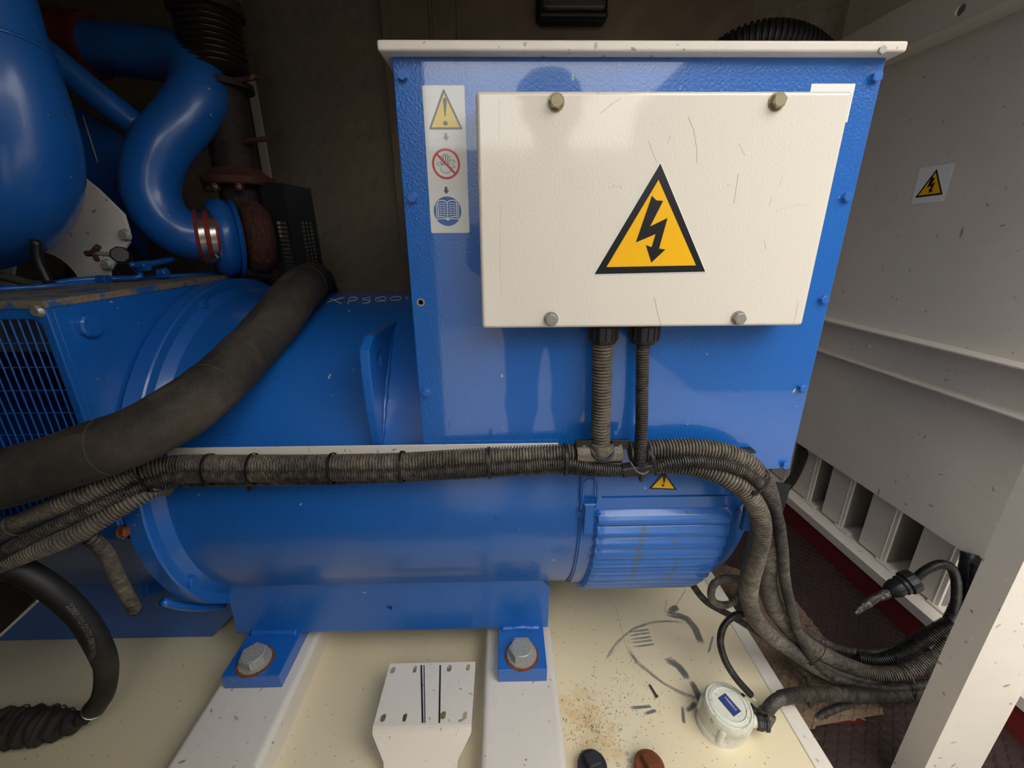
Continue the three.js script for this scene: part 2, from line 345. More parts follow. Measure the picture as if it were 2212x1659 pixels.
{ // right wall: sheet, stiffening channel, top angle, bottom sill
  const s = struct('wall_right', [1.22, 0.29, -0.4]);
  part(s, 'upper_sheet', wallBox(-1.06, 0.13, 1.1, 2.31, -0.004, 0), M.wall);
  part(s, 'lower_sheet', wallBox(-1.06, 0.13, 0.64, 1.1, -0.004, 0.0), M.wall);
  const ch = part(s, 'stiffening_channel', wallBox(-1.06, 0.13, 1.046, 1.161, 0, 0.003), M.wall);
  part(ch, 'flange', wallBox(-1.06, 0.13, 1.157, 1.162, 0, 0.055), M.wall);
  part(ch, 'flange', wallBox(-1.06, 0.13, 1.045, 1.050, 0, 0.05), M.wall);
  { const p = [1.2065,1.1005,-0.62]; placed(ch, 'rivet', boxUV(new THREE.SphereGeometry(0.011, 14, 8, 0, 6.3, 0, 1.6).scale(1, 0.35, 1)), M.wall, p, wallN); }
  const an = part(s, 'top_angle', wallBox(-1.06, 0.13, 1.945, 1.952, 0, 0.075), M.wall);
  {
    // the angle's upright leg, with a hole
    const h = [1.1435,1.9756,-0.5518], pts = [[-1.06, 1.952], [0.13, 1.952], [0.13, 2.06], [-1.06, 2.06]];
    const g = plate(pts, 'x', -0.075, -0.068, [{ x: h[2], y: h[1], r: 0.012 }]);
    part(an, 'upright_leg', g.applyMatrix4(new THREE.Matrix4().makeBasis(new THREE.Vector3(1 / WKn, 0, -0.043 / WKn), new THREE.Vector3(0, 1, 0), new THREE.Vector3(0.043 / WKn, 0, 1 / WKn)).setPosition(1.2372, 0, 0)), M.wall);
  }
  part(s, 'sill', wallBox(-1.06, 0.9, 0.372, 0.404, -0.5, 0.012), M.wall);
  part(s, 'red_skirting', wallBox(-1.06, 0.9, 0.29, 0.371, -0.5, 0.006), M.redPaint, 'dark red painted skirting');
  part(s, 'outer_sheet', wallBox(-1.06, 0.95, 0.2, 2.31, -0.56, -0.52), M.wall);
  { const p = [1.2271,0.6448,-0.1413]; placed(s, 'bolt', hexHead(0.011, 0.008, 0.002), M.rust, p, wallN); }
  // small high-voltage label on the sheet
  const lb = part(s, 'warning_label', sheet([[1.2107,1.6309,-0.6174], [1.2108,1.5336,-0.6148], [1.2149,1.5361,-0.5191], [1.2148,1.6314,-0.5209]].reverse(), wallN, 0.0006), M.labelWhite, 'small white square label with yellow lightning triangle');
  part(lb, 'black_triangle', sheet([[1.2129,1.6226,-0.5652], [1.2111,1.5513,-0.6065], [1.2145,1.5539,-0.5276]].reverse(), wallN, 0.0011), M.ink);
  part(lb, 'yellow_triangle', sheet([[1.2129,1.6129,-0.5649], [1.2115,1.5562,-0.598], [1.2142,1.5586,-0.5348]].reverse(), wallN, 0.0016), M.yellow);
  part(lb, 'lightning_arrow', sheet([[1.2126,1.6043,-0.5713], [1.2129,1.5995,-0.5655], [1.213,1.5984,-0.5619], [1.2128,1.5837,-0.5674], [1.2132,1.5879,-0.5572], [1.213,1.5688,-0.562], [1.2133,1.5671,-0.5568], [1.2129,1.5602,-0.5658], [1.2127,1.5711,-0.5709], [1.2129,1.5698,-0.5662], [1.2128,1.5795,-0.5669], [1.2124,1.5757,-0.5775]].reverse(), wallN, 0.0021), M.ink);
}
// acoustic baffles of the air inlet under the right wall
[[-0.99, -0.885], [-0.846, -0.742], [-0.678, -0.575], [-0.50, -0.395], [-0.322, -0.215]].forEach(([a, b], k) => {
  const where = ['deepest in the row under the right wall', 'second deepest in the row, next to the blue barrel end', 'between the hanging conduits and the taped connector', 'above the taped connector, in the middle of the row', 'behind the black conduit drop', 'next to the corner post'][k];
  const t = thing('acoustic_baffle', 'off-white perforated inlet baffle ' + where, 'baffle', [1.28, 0.404, (a + b) / 2], 'inlet baffles under the right wall');
  part(t, 'face', wallBox(a, b, 0.41, 0.72, -0.05, -0.042, 0.002), M.wall);
  part(t, 'perforated_side', wallBox(b - 0.012, b - 0.002, 0.415, 0.72, -0.46, -0.048, 0), M.perfSide, 'dark perforated side');
  part(t, 'far_side', wallBox(a + 0.002, a + 0.012, 0.415, 0.72, -0.46, -0.048, 0), M.perfSide);
  part(t, 'edge_bead', wallBox(b - 0.018, b - 0.013, 0.412, 0.72, -0.044, -0.04, 0.001), M.wall);
  part(t, 'foot_clip', wallBox(b - 0.03, b + 0.035, 0.404, 0.412, -0.06, -0.035, 0.003), M.wall);
});
{ // corner post of the door opening
  const s = struct('trim_1', [0.9, 0.29, 0.15], 'white painted corner post of the door opening');
  part(s, 'post', plate([[0.851, 0.13], [0.851, 0.181], [0.97, 0.181], [0.97, 0.174], [0.858, 0.174], [0.858, 0.13]], 'y', 0.2, 2.3, [], 0.002), M.cream);
}
{ // front wall with the door opening through which the daylight comes
  const f = struct('wall_front', [0, 0.29, 1.0]);
  const Z0 = 0.97, Z1 = 1.03;
  part(f, 'left_sheet', bx([-2.8, 0.2, Z0], [-0.27, 2.36, Z1], 0.002), M.perf);
  part(f, 'threshold', bx([-0.27, 0.2, Z0], [1.9, 0.289, Z1], 0.002), M.wall);
}
{
  const s = struct('ground', [0, 0.1, 3]);
  part(s, 'yard', bx([-9, -0.4, 1.04], [9, 0.285, 9], 0), M.concrete);
  const k = thing('container', 'dark grey container standing in the yard outside the doorway', 'container', [3, 0.285, 3.7]);
  part(k, 'shell', bx([1.5, 0.285, 2.4], [4.6, 2.8, 5], 0.01), M.charcoal);
  for (let i = 0; i < 12; i++) part(k, 'rib', bx([1.485, 0.3, 2.5 + i * 0.2], [1.51, 2.75, 2.6 + i * 0.2], 0.004), M.charcoal);
  const w = struct('wall_yard', [0, 0.1, 5.2]);
  part(w, 'yard_wall', bx([-9, 0.285, 5.1], [9, 2.45, 5.3], 0.01), M.concrete);
}

// ---------- base tank ----------
const TY = 0.37;
{
  const t = thing('base_tank', 'cream painted tank top with grey scuffs and rust stains below the blue generator', 'tank', [0, 0.29, -0.1]);
  const X0 = -1.6, X1 = 0.69, Z0 = -0.75, Z1 = 0.3;
  const map = canvasTex(2048, 940, (c, w, h) => {
    const X = (x) => (x - X0) / (X1 - X0) * w, Z = (z) => (z - Z0) / (Z1 - Z0) * h, S = w / (X1 - X0);
    c.fillStyle = '#e2d4b2'; c.fillRect(0, 0, w, h);
    const blot = (p, r, col, a, n = 60) => { for (let k = 0; k < n; k++) { const q = Math.sqrt(rnd()) * r, f = rnd() * 6.283; c.globalAlpha = a * rr(0.4, 1); c.fillStyle = col; c.beginPath(); c.ellipse(X(p[0] + q * Math.cos(f)), Z(p[2] + q * Math.sin(f)), S * rr(0.004, 0.02), S * rr(0.003, 0.012), rnd() * 3, 0, 7); c.fill(); } };
    // yellowed and pale patches
    for (let k = 0; k < 260; k++) blot([rr(X0, X1), 0, rr(Z0, Z1)], 0.06, rnd() < 0.5 ? '#e6d29c' : '#dcd6cb', 0.10, 6);
    for (const p of [[0.4125,0.37,-0.2115], [0.534,0.37,-0.241], [0.5426,0.37,-0.1065], [0.599,0.37,-0.3277]]) blot(p, 0.09, '#dcd8d0', 0.12, 90);
    for (const p of [[0.2406,0.37,-0.1697], [0.219,0.37,0.0496], [0.3988,0.37,0.0925], [-0.368,0.37,-0.028], [-0.2468,0.37,0.0967]]) blot(p, 0.1, '#e8cf90', 0.10, 70);
    for (const p of [[0.1716,0.37,0.0064], [0.1899,0.37,0.0589], [0.2105,0.37,0.0883]]) { blot(p, 0.05, '#c79a5e', 0.09, 70); }
    c.globalAlpha = 0.8; c.fillStyle = '#3a332b';
    const dots = (p, r, n) => { for (let k = 0; k < n; k++) { const q = r * rnd() ** 0.7, f = rnd() * 6.283; c.globalAlpha = rr(0.3, 0.85); c.beginPath(); c.ellipse(X(p[0] + q * Math.cos(f)), Z(p[2] + q * Math.sin(f)), rr(0.5, 2), rr(0.4, 1.1), rnd() * 3, 0, 7); c.fill(); } };
    dots([0.1953,0.37,0.059], 0.07, 330); dots([0.2791,0.37,-0.0135], 0.13, 180); dots([0.3, 0, 0], 0.35, 300); dots([-0.3, 0, 0.1], 0.3, 200); dots([-1, 0, 0], 0.3, 120);
    const line = (pts, wd, col, a) => { c.globalAlpha = a; c.strokeStyle = col; c.lineWidth = wd * S; c.lineCap = 'round'; c.lineJoin = 'round'; c.beginPath(); pts.forEach((p, i) => (i ? c.lineTo(X(p[0]), Z(p[2])) : c.moveTo(X(p[0]), Z(p[2])))); c.stroke(); };
    const scuff = (pts, wd, n = 7) => {                            // many short broken strokes along the drag
      const cv = new THREE.CatmullRomCurve3(pts.map(V3), false, 'centripetal'), L = cv.getLength();
      for (let k = 0; k < n * 24; k++) {
        const u = rnd() * 0.96, e = Math.min(1, u + rr(0.004, 0.035) / L), o = rr(-1, 1), ox = o * wd * 0.5, oz = rr(-1, 1) * wd * 0.5, a = cv.getPointAt(u), m = cv.getPointAt((u + e) / 2), b = cv.getPointAt(e);
        line([a, m, b].map((p) => [p.x + ox, 0, p.z + oz]), rr(0.0005, 0.0005 + wd * 0.22), rnd() < 0.5 ? '#77746d' : '#5d5b57', rr(0.12, 0.42));
      }
    };
    // the drag marks of a heavy part, as they lie on the paint
    scuff([[0.2631,0.37,-0.1062], [0.2982,0.37,-0.1467], [0.3439,0.37,-0.1853], [0.3912,0.37,-0.2089], [0.4577,0.37,-0.2232], [0.518,0.37,-0.2186]], 0.007, 9);
    scuff([[0.4815,0.37,-0.2506], [0.5307,0.37,-0.2329], [0.5448,0.37,-0.2006], [0.5413,0.37,-0.1555]], 0.018, 16);
    scuff([[0.4903,0.37,-0.2554], [0.5179,0.37,-0.2719]], 0.015, 8);
    for (const y of [1366, 1372, 1379, 1385, 1392]) scuff([[0.3447,0.37,-0.1883], [0.4075,0.37,-0.196]].map((p) => [p[0], 0, p[2] + (y - 1366) * 0.0018]), 0.004, 3);
    scuff([[0.3331,0.37,-0.1416], [0.3454,0.37,-0.1003], [0.3714,0.37,-0.065], [0.4026,0.37,-0.0339], [0.4403,0.37,-0.0098], [0.4709,0.37,-0.0001]], 0.008, 8);
    scuff([[0.4275,0.37,-0.1024], [0.4494,0.37,-0.0874], [0.4617,0.37,-0.0568]], 0.016, 11);
    scuff([[0.2932,0.37,0.0189], [0.3435,0.37,0.0168]], 0.006, 5); scuff([[0.3236,0.37,0.0334], [0.3526,0.37,0.0266]], 0.006, 5);
    scuff([[0.4224,0.37,0.0175], [0.4112,0.37,0.0538]], 0.006, 5); scuff([[0.5475,0.37,-0.1172], [0.5839,0.37,-0.1677]], 0.004, 4); scuff([[0.4697,0.37,-0.0383], [0.4722,0.37,0.0021]], 0.014, 10);
    scuff([[0.4289,0.37,0.0294], [0.4539,0.37,0.0127]], 0.008, 6);
    line([[0.334,0.37,-0.2797], [0.3298,0.37,-0.1826], [0.3298,0.37,-0.1113]], 0.0015, '#a58a5c', 0.6);
    line([[0.4777,0.37,-0.2557], [0.4997,0.37,-0.3006]], 0.0015, '#96502f', 0.7); line([[0.5205,0.37,-0.2788], [0.5755,0.37,-0.3396]], 0.002, '#7d6648', 0.7);
    c.globalAlpha = 0.55; c.strokeStyle = '#5c4f3e'; c.lineWidth = 1.2; for (const [px, pz] of [[0.26, 0.115], [0.262, 0.128], [0.258, 0.14], [0.235, 0.135]]) { c.beginPath(); c.arc(X(px), Z(pz), 3, 0, 7); c.stroke(); }
    c.globalAlpha = 1;
  });
  const topMat = phy({ map, roughness: 0.45, bumpMap: fine, bumpScale: 0.0001, clearcoat: 0.2, clearcoatRoughness: 0.3 });
  const g = new THREE.PlaneGeometry(X1 - X0, Z1 - Z0, 1, 1).rotateX(-Math.PI / 2).translate((X0 + X1) / 2, TY, (Z0 + Z1) / 2);
  part(t, 'top_sheet', g, topMat);
  part(t, 'body', bx([X0, 0.291, Z0], [X1, TY - 0.0015, Z1], 0.001), M.cream);
  part(t, 'edge_fold', bx([0.655, TY - 0.01, Z0], [X1 + 0.004, TY + 0.004, Z1], 0.003), M.cream);
}
for (const [x0, x1, lb] of [[-0.697, -0.507, 'white painted box beam under the blue foot beside the corrugated hose'], [-0.059, 0.118, 'white painted box beam under the blue foot beside the grey scuff marks']]) {
  const t = thing('base_beam', lb, 'beam', [(x0 + x1) / 2, TY, -0.1]);
  const r = 0.014, o = [[x0, TY], [x0, 0.44 - r]];
  for (let k = 1; k <= 5; k++) o.push([x0 + r - r * Math.cos(k * 0.314), 0.44 - r + r * Math.sin(k * 0.314)]);
  for (let k = 5; k >= 1; k--) o.push([x1 - r + r * Math.cos(k * 0.314), 0.44 - r + r * Math.sin(k * 0.314)]);
  o.push([x1, 0.44 - r], [x1, TY]);
  part(t, 'beam_shell', plate(o, 'z', -0.75, 0.29, [], 0), M.cream);
}
{ // slotted white bracket on the tank
  const t = thing('slotted_bracket', 'white sheet metal bracket with eight slots standing between the two base beams', 'bracket', [-0.19, TY, 0.1]);
  const y = 0.455, c = [[-0.2942,0.455,-0.0426], [-0.0828,0.455,-0.0402], [-0.0777,0.455,0.1018], [-0.29,0.455,0.0999]];
  const slots = [[848, 1447], [896, 1445], [970, 1443], [1011, 1441], [827, 1550], [874, 1549], [957, 1544], [1004, 1545]];
  const S = [[-0.2809,0.455,-0.0256], [-0.2273,0.455,-0.0268], [-0.144,0.455,-0.0272], [-0.0978,0.455,-0.0286], [-0.2755,0.455,0.0833], [-0.228,0.455,0.0835], [-0.1443,0.455,0.0805], [-0.0963,0.455,0.0826]];
  const hole = (p, k) => { const w = k % 2 ? 0.0045 : 0.006, l = 0.009, o = []; for (let i = 0; i < 16; i++) { const a = i / 16 * 6.2832; o.push([p[0] + w * Math.cos(a), p[2] + w * Math.sin(a) + (Math.sin(a) > 0 ? l - w : w - l)]); } return o.reverse(); };
  const xl = (c[0][0] + c[3][0]) / 2, xr = (c[1][0] + c[2][0]) / 2, zb = c[0][2], zf = c[2][2];
  part(t, 'slotted_top', plate([[xl, zb], [xr, zb], [xr, zf], [xl, zf]], 'y', y - 0.004, y, S.map(hole), 0.0005), M.cream);
  // front apron tapers downwards to the tank
  const ap = [[xl, y - 0.002], [xr, y - 0.002], [xr, y - 0.012], [xr - 0.028, y - 0.05], [xr - 0.03, TY], [xl + 0.03, TY], [xl + 0.028, y - 0.05], [xl, y - 0.012]];
  const ag = plate(ap, 'z', zf - 0.001, zf + 0.004, [], 0.001);
  { const q = ag.attributes.position; for (let i = 0; i < q.count; i++) q.setZ(i, q.getZ(i) + Math.max(0, y - 0.006 - q.getY(i)) * 0.8); ag.computeVertexNormals(); }
  part(t, 'front_apron', ag, M.cream);
  part(t, 'rear_apron', bx([xl + 0.02, TY, zb], [xr - 0.02, y - 0.002, zb + 0.004], 0.001), M.cream);
  const marks = [[[-0.2132,0.455,-0.036], [-0.1862,0.455,0.0966], 0.0022], [[-0.2064,0.455,-0.0358], [-0.1811,0.455,0.0967], 0.0012], [[-0.1665,0.455,-0.0349], [-0.1501,0.455,0.0974], 0.002]];
  for (const [a, b, w] of marks) part(t, 'rub_mark', sheet([[a[0] - w, y, a[2]], [b[0] - w, y, b[2]], [b[0] + w, y, b[2]], [a[0] + w, y, a[2]]], [0, 1, 0], 0.0002, 0.0002), M.charcoal, 'dark rub line');
}
{ // step of brown tread plate on the floor, red edge
  const t = thing('tread_step', 'brown dusty tread plate step with red edge lying under the conduits', 'step', [0.75, 0.29, -0.05]);
  const yy = 0.325, o = [[0.7, -0.55], [0.9381,0.325,-0.4004], [0.9337,0.325,0.0164], [0.7, 0.045]].map((p) => (p.length > 2 ? [p[0], p[2]] : p));
  part(t, 'tread_top', plate(o, 'y', yy - 0.004, yy, [], 0.0005), M.step);
  const b = [0.8884,0.325,0.0176], a = [0.6847,0.325,0.0238];
  part(t, 'red_edge', bx([Math.max(a[0], 0.7), 0.291, b[2] - 0.012], [b[0], yy - 0.004, b[2] - 0.001], 0.001), M.redPaint, 'red painted edge');
  const lens = boxUV(new THREE.SphereGeometry(1, 8, 5, 0, Math.PI * 2, 0, Math.PI / 2).scale(0.011, 0.0018, 0.004)), all = [];
  const inside = (x, z) => { let k = false; for (let i = 0, j = o.length - 1; i < o.length; j = i++) if ((o[i][1] > z) !== (o[j][1] > z) && x < (o[j][0] - o[i][0]) * (z - o[i][1]) / (o[j][1] - o[i][1]) + o[i][0]) k = !k; return k; };
  for (let i = 0; i < 40; i++) for (let j = 0; j < 60; j++) { const x = 0.5 + i * 0.016, z = -0.6 + j * 0.016; if (inside(x, z)) all.push(lens.clone().rotateY((i + j) % 2 ? 0.8 : -0.8).translate(x, yy, z)); }
  part(t, 'tread_pattern', merge(all), M.step, null, 'stuff');
}

// ================= generator =================
{
  const t = thing('generator', 'blue painted generator barrel with bolted feet, lifting lug and louvred end cover', 'generator', [-0.2, 0.44, -0.3]);
  const axis = [0, AY, AZ];
  part(t, 'barrel', turn([[0.36, -0.70], [RB, -0.70], [RB, 0.146], [RB - 0.005, 0.147], [RB - 0.005, 0.151], [RB, 0.152], [RB, 0.46], [RB - 0.006, 0.492], [RB - 0.022, 0.517], [RB - 0.05, 0.535], [RB - 0.1, 0.545], [0, 0.547]], axis, 'x', 160), M.blue);
  const fl = part(t, 'mounting_flange', turn([[0.38, -0.742], [0.437, -0.742], [0.443, -0.737], [0.443, -0.703], [0.44, -0.70], [0.421, -0.70], [0.416, -0.694], [0.405, -0.682], [0.40, -0.682]], axis, 'x', 160, 0, Math.PI * 2, 0.4), M.blue);
  const hb = hexHead(0.0125, 0.009, 0);
  for (const p of [[-0.7,1.3041,-0.2757], [-0.7,0.734,-0.0274], [-0.7,1.3014,-0.6137]]) placed(fl, 'bolt', hb, M.bluePlain, p, [1, 0, 0], 0.4);
  for (const a of [20, 0, -20, -40, 150, 180, 210]) { const q = onBarrel(-0.70, a - 4, 0.43); if (a > 100) placed(fl, 'bolt', hb, M.bluePlain, q, [1, 0, 0], 0.4); }
  // foot rail, feet and bolts
  const ro = [[-0.6767,0.642,-0.115], [-0.7059,0.6076,-0.115], [-0.699,0.5762,-0.115], [-0.7037,0.4787,-0.115], [0.1064,0.4793,-0.115], [0.1068,0.6133,-0.115], [0.0841,0.6417,-0.115]].map((p) => [p[0], p[1]]);
  const h = [-0.3013,0.5556,-0.115];
  const rail = part(t, 'foot_rail', plate(ro, 'z', -0.125, -0.115, [{ x: h[0], y: h[1], r: 0.007 }], 0.0015), M.blue);
  part(rail, 'top_fold', merge(bx([ro[0][0], ro[0][1] - 0.006, -0.2], [ro[6][0], ro[0][1] + 0.004, -0.117], 0.003)), M.blue);
  part(rail, 'weld_bead', sweep(Array.from({ length: 30 }, (_, i) => [ro[0][0] + 0.01 + (ro[6][0] - ro[0][0] - 0.02) * i / 29, ro[0][1] + 0.003, -0.119]), 0.0055, { wobble: 0.5, seg: 8, rows: 160 }), M.blue);
  const zb = -0.115, foot = (x0, x1, zf) => {
    const f = part(t, 'foot', merge(bx([x0, 0.44, -0.2], [x1, 0.48, zf], 0.002)), M.blue);
    part(f, 'weld_bead', sweep([[x0 + 0.01, 0.481, zb + 0.002], [(x0 + x1) / 2, 0.482, zb + 0.002], [x1 - 0.01, 0.481, zb + 0.002]], 0.0085, { wobble: 0.5, seg: 8, rows: 40 }), M.blue);
    return f;
  };
  const fr = foot(-0.024, 0.093, 0.0), f2 = foot(-0.672, -0.537, 0.001);
  const big = hexHead(0.031, 0.02, 0.004), stain = turn([[0, 0], [0.05, 0], [0.049, 0.0022], [0, 0.0022]], [0, 0, 0], 'y', 30);
  for (const [f, p, s] of [[fr, [0.0339,0.485,-0.0371], 0.5], [f2, [-0.6119,0.485,-0.0362], 0.2]]) {
    placed(f, 'rusty_washer', stain.clone().scale(0.84, 1, 0.84), M.rustBright, [p[0], 0.48, p[2]], [0, 1, 0], 0, 'rust ringed washer');
    placed(f, 'foot_bolt', big, M.galv, [p[0], 0.482, p[2]], [0, 1, 0], s, 'galvanised hexagon bolt');
  }
  // lifting lug: a thick plate across the barrel with an eye
  const lp = [[-0.262,1.2679,-0.2415], [-0.262,1.2761,-0.0554], [-0.262,1.2578,-0.0159], [-0.262,1.2104,-0.011], [-0.262,1.1406,-0.0119], [-0.262,1.0667,-0.0222]].map((p) => [p[2], p[1]]);
  const rootPts = [10, 22, 34, 46, 60].map((d) => { const q = onBarrel(0, d, RB - 0.006); return [q[2], q[1]]; });
  const eye = [-0.246,1.2238,-0.0644];
  const lug = part(t, 'lifting_lug', plate([...lp, [lp[5][0] - 0.012, lp[5][1] - 0.006], ...rootPts.filter((p) => p[1] > lp[5][1] && p[1] < 1.25)], 'x', -0.262, -0.244, [{ x: eye[2] - 0.008, y: eye[1], r: 0.021 }], 0.002), M.blue);
  part(lug, 'weld_bead', sweep([[-0.2502,1.2551,-0.2097], [-0.2473,1.2257,-0.1664], [-0.2442,1.1869,-0.1232], [-0.2443,1.1476,-0.09], [-0.2453,1.1075,-0.0637], [-0.2487,1.0644,-0.0423]], 0.006, { wobble: 0.5, seg: 8, rows: 60 }), M.blue);
  // louvred end cover
  const d2r = Math.PI / 180;
  const cover = part(t, 'end_cover', turn([[RB - 0.003, 0.156], [RB + 0.004, 0.156], [RB + 0.004, 0.44], [RB + 0.001, 0.478], [RB - 0.012, 0.512], [RB - 0.03, 0.53]], axis, 'x', 90, -5.6 * d2r, 95 * d2r, 0.9), M.blue);
  const rusty = canvasTex(512, 512, (c, W, H) => {             // brown rust runs on the painted louvres
    c.fillStyle = '#2266b8'; c.fillRect(0, 0, W, H);
    const S = W / 0.36, X = (x) => (x - 0.15) * S, Y = (y) => H - (y - 0.6) * S;
    for (let k = 0; k < 500; k++) { c.globalAlpha = rr(0.04, 0.12); c.fillStyle = rnd() < 0.6 ? '#5f8cc8' : '#1c5aa6'; c.fillRect(rnd() * W, rnd() * H, rr(6, 40), rr(1, 3)); }
    const run = (x, w, y0, y1, n) => { for (let k = 0; k < n; k++) { const y = rr(y0, y1), g = noise(y * 90, x * 30); if (g < -0.15) continue; c.globalAlpha = rr(0.06, 0.3); c.fillStyle = ['#6b5238', '#7a5a38', '#54422f'][k % 3]; c.beginPath(); c.ellipse(X(x + rr(-w, w) * (0.6 + g)), Y(y), rr(1, 7), rr(0.8, 2.6), 0, 0, 7); c.fill(); } };
    run(0.283, 0.010, 0.7, 0.885, 620); run(0.268, 0.018, 0.888, 0.9, 130); run(0.372, 0.011, 0.69, 0.80, 330); run(0.355, 0.016, 0.83, 0.88, 60);
    for (let k = 0; k < 26; k++) { c.globalAlpha = 0.8; c.fillStyle = '#dfe3e2'; c.beginPath(); c.ellipse(rnd() * W, rnd() * H, rr(0.6, 2.4), rr(0.5, 1.4), 0, 0, 7); c.fill(); }
    c.globalAlpha = 1;
  });
  rusty.wrapS = rusty.wrapT = THREE.RepeatWrapping; rusty.repeat.set(1 / 0.36, 1 / 0.36); rusty.offset.set(-0.15 / 0.36, -0.6 / 0.36);
  const louvrePaint = phy({ map: rusty, roughness: 0.42, bumpMap: peel, bumpScale: 0.00035, clearcoat: 0.7, clearcoatRoughness: 0.16 });
  const lou = (deg, span) => { // one pressed louvre: rises towards its lower lip, rounded at both ends
    const nx = 46, ny = 10, pos = [], idx = [], x0 = 0.181, x1 = 0.468, w = span * d2r * RB * 0.5;
    for (let j = 0; j <= ny + 2; j++) for (let i = 0; i <= nx; i++) {
      const x = x0 + (x1 - x0) * i / nx, e = Math.min(x - x0, x1 - x), cap = e < w ? Math.sqrt(Math.max(0, 1 - (1 - e / w) ** 2)) : 1;
      const v = Math.min(j / ny, 1), half = cap, vv = 0.5 + (v - 0.5) * Math.max(half, 0.02);
      let hgt = 0.016 * Math.sin(Math.min(1, v * 1.15) * 1.66) * cap + 0.0006; if (j > ny) hgt = j === ny + 1 ? 0.012 * cap : -0.004;
      const q = onBarrel(x, deg - vv * span - (j > ny ? -0.25 : 0), RB + 0.004 + hgt); pos.push(...q);
    }
    const W = nx + 1;
    for (let j = 0; j < ny + 2; j++) for (let i = 0; i < nx; i++) { const a = j * W + i; idx.push(a, a + W, a + 1, a + 1, a + W, a + W + 1); }
    const g = new THREE.BufferGeometry(); g.setAttribute('position', new THREE.Float32BufferAttribute(pos, 3)); g.setIndex(idx); g.computeVertexNormals();
    return boxUV(toCreasedNormals(g, 0.7));
  };
  for (let k = 0; k < 15; k++) part(cover, 'louvre', lou(2.0 - k * 4.45, 3.75), louvrePaint);
  // toggle latches
  const latch = (x, deg, lean) => {
    const L = part(t, 'toggle_latch', bx([x - 0.0095, -0.042, 0], [x + 0.0095, 0.026, 0.013], 0.002).rotateX(0).translate(0, AY + 0.002 + RB * Math.sin(deg * d2r), AZ + RB * Math.cos(deg * d2r) + 0.004), M.blue);
    const yb = AY + RB * Math.sin(deg * d2r), zz = AZ + RB + 0.012;
    part(L, 'wire_bail', sweep([[x - 0.017, yb + 0.018, zz - 0.004], [x - 0.0145, yb + 0.045, zz], [x - 0.013, yb + 0.076, zz - 0.006], [x - 0.009, yb + 0.081, zz - 0.008], [x + 0.009, yb + 0.081, zz - 0.008], [x + 0.013, yb + 0.076, zz - 0.006], [x + 0.0145, yb + 0.045, zz], [x + 0.013, yb + 0.018, zz - 0.004]], 0.0022, { seg: 8 }), M.bluePlain);
    part(L, 'hinge_pin', bar([x - 0.011, yb + 0.03, zz + 0.003], [x + 0.011, yb + 0.03, zz + 0.003], 0.004, 10), M.bluePlain);
    part(L, 'keeper', bx([x - 0.011, yb + 0.084, AZ + RB - 0.02], [x + 0.011, yb + 0.1, AZ + RB - 0.001], 0.002), M.bluePlain);
    part(L, 'split_pin', merge(sweep([[x - 0.012, yb, zz - 0.006], [x - 0.018, yb + 0.004, zz - 0.006], [x - 0.023, yb, zz - 0.006], [x - 0.018, yb - 0.004, zz - 0.006], [x - 0.012, yb, zz - 0.006]], 0.0013, { seg: 6 }), bar([x + 0.01, yb, zz - 0.005], [x + 0.028, yb + 0.001, zz + 0.002], 0.0013), bar([x + 0.01, yb, zz - 0.005], [x + 0.024, yb + 0.007, zz + 0.002], 0.0013)), M.bluePlain);
  };
  latch(0.168, 0.5); latch(0.497, 0.5);
  // exclamation triangle on the barrel
  const nn = [0, Math.sin(11 * d2r), Math.cos(11 * d2r)], lift = 0.0006;
  const T3 = [[0.3203,0.9984,-0.0202], [0.2911,0.9626,-0.0135], [0.349,0.9595,-0.013]];
  const lb = part(t, 'warning_label', sheet(T3, nn, lift), M.ink, 'small yellow triangle with black exclamation mark');
  part(lb, 'yellow_triangle', sheet([[0.3203,0.9927,-0.0189], [0.2965,0.9653,-0.0139], [0.3423,0.9628,-0.0135]], nn, lift + 0.0006), M.yellow);
  part(lb, 'exclamation_mark', merge(sheet([[0.3186,0.9933,-0.019], [0.3174,0.9892,-0.0181], [0.3197,0.9752,-0.0154], [0.3214,0.975,-0.0154], [0.3248,0.9891,-0.0181], [0.3235,0.9933,-0.019]], nn, lift + 0.0012), turnTo([[0, 0], [0.0024, 0], [0.0024, 0.0006], [0, 0.0006]], [0.3188,0.9709,-0.0124], nn, 14)), M.ink);
  // hand-written chalk letters on top of the barrel
  const stroke = (pts) => sweep(pts.map((p) => onBarrel(p[0], p[1], RB)), 0.0011, { seg: 6 });
  const W = (p) => [p[0], Math.atan2(p[1] - AY, p[2] - AZ) / d2r];
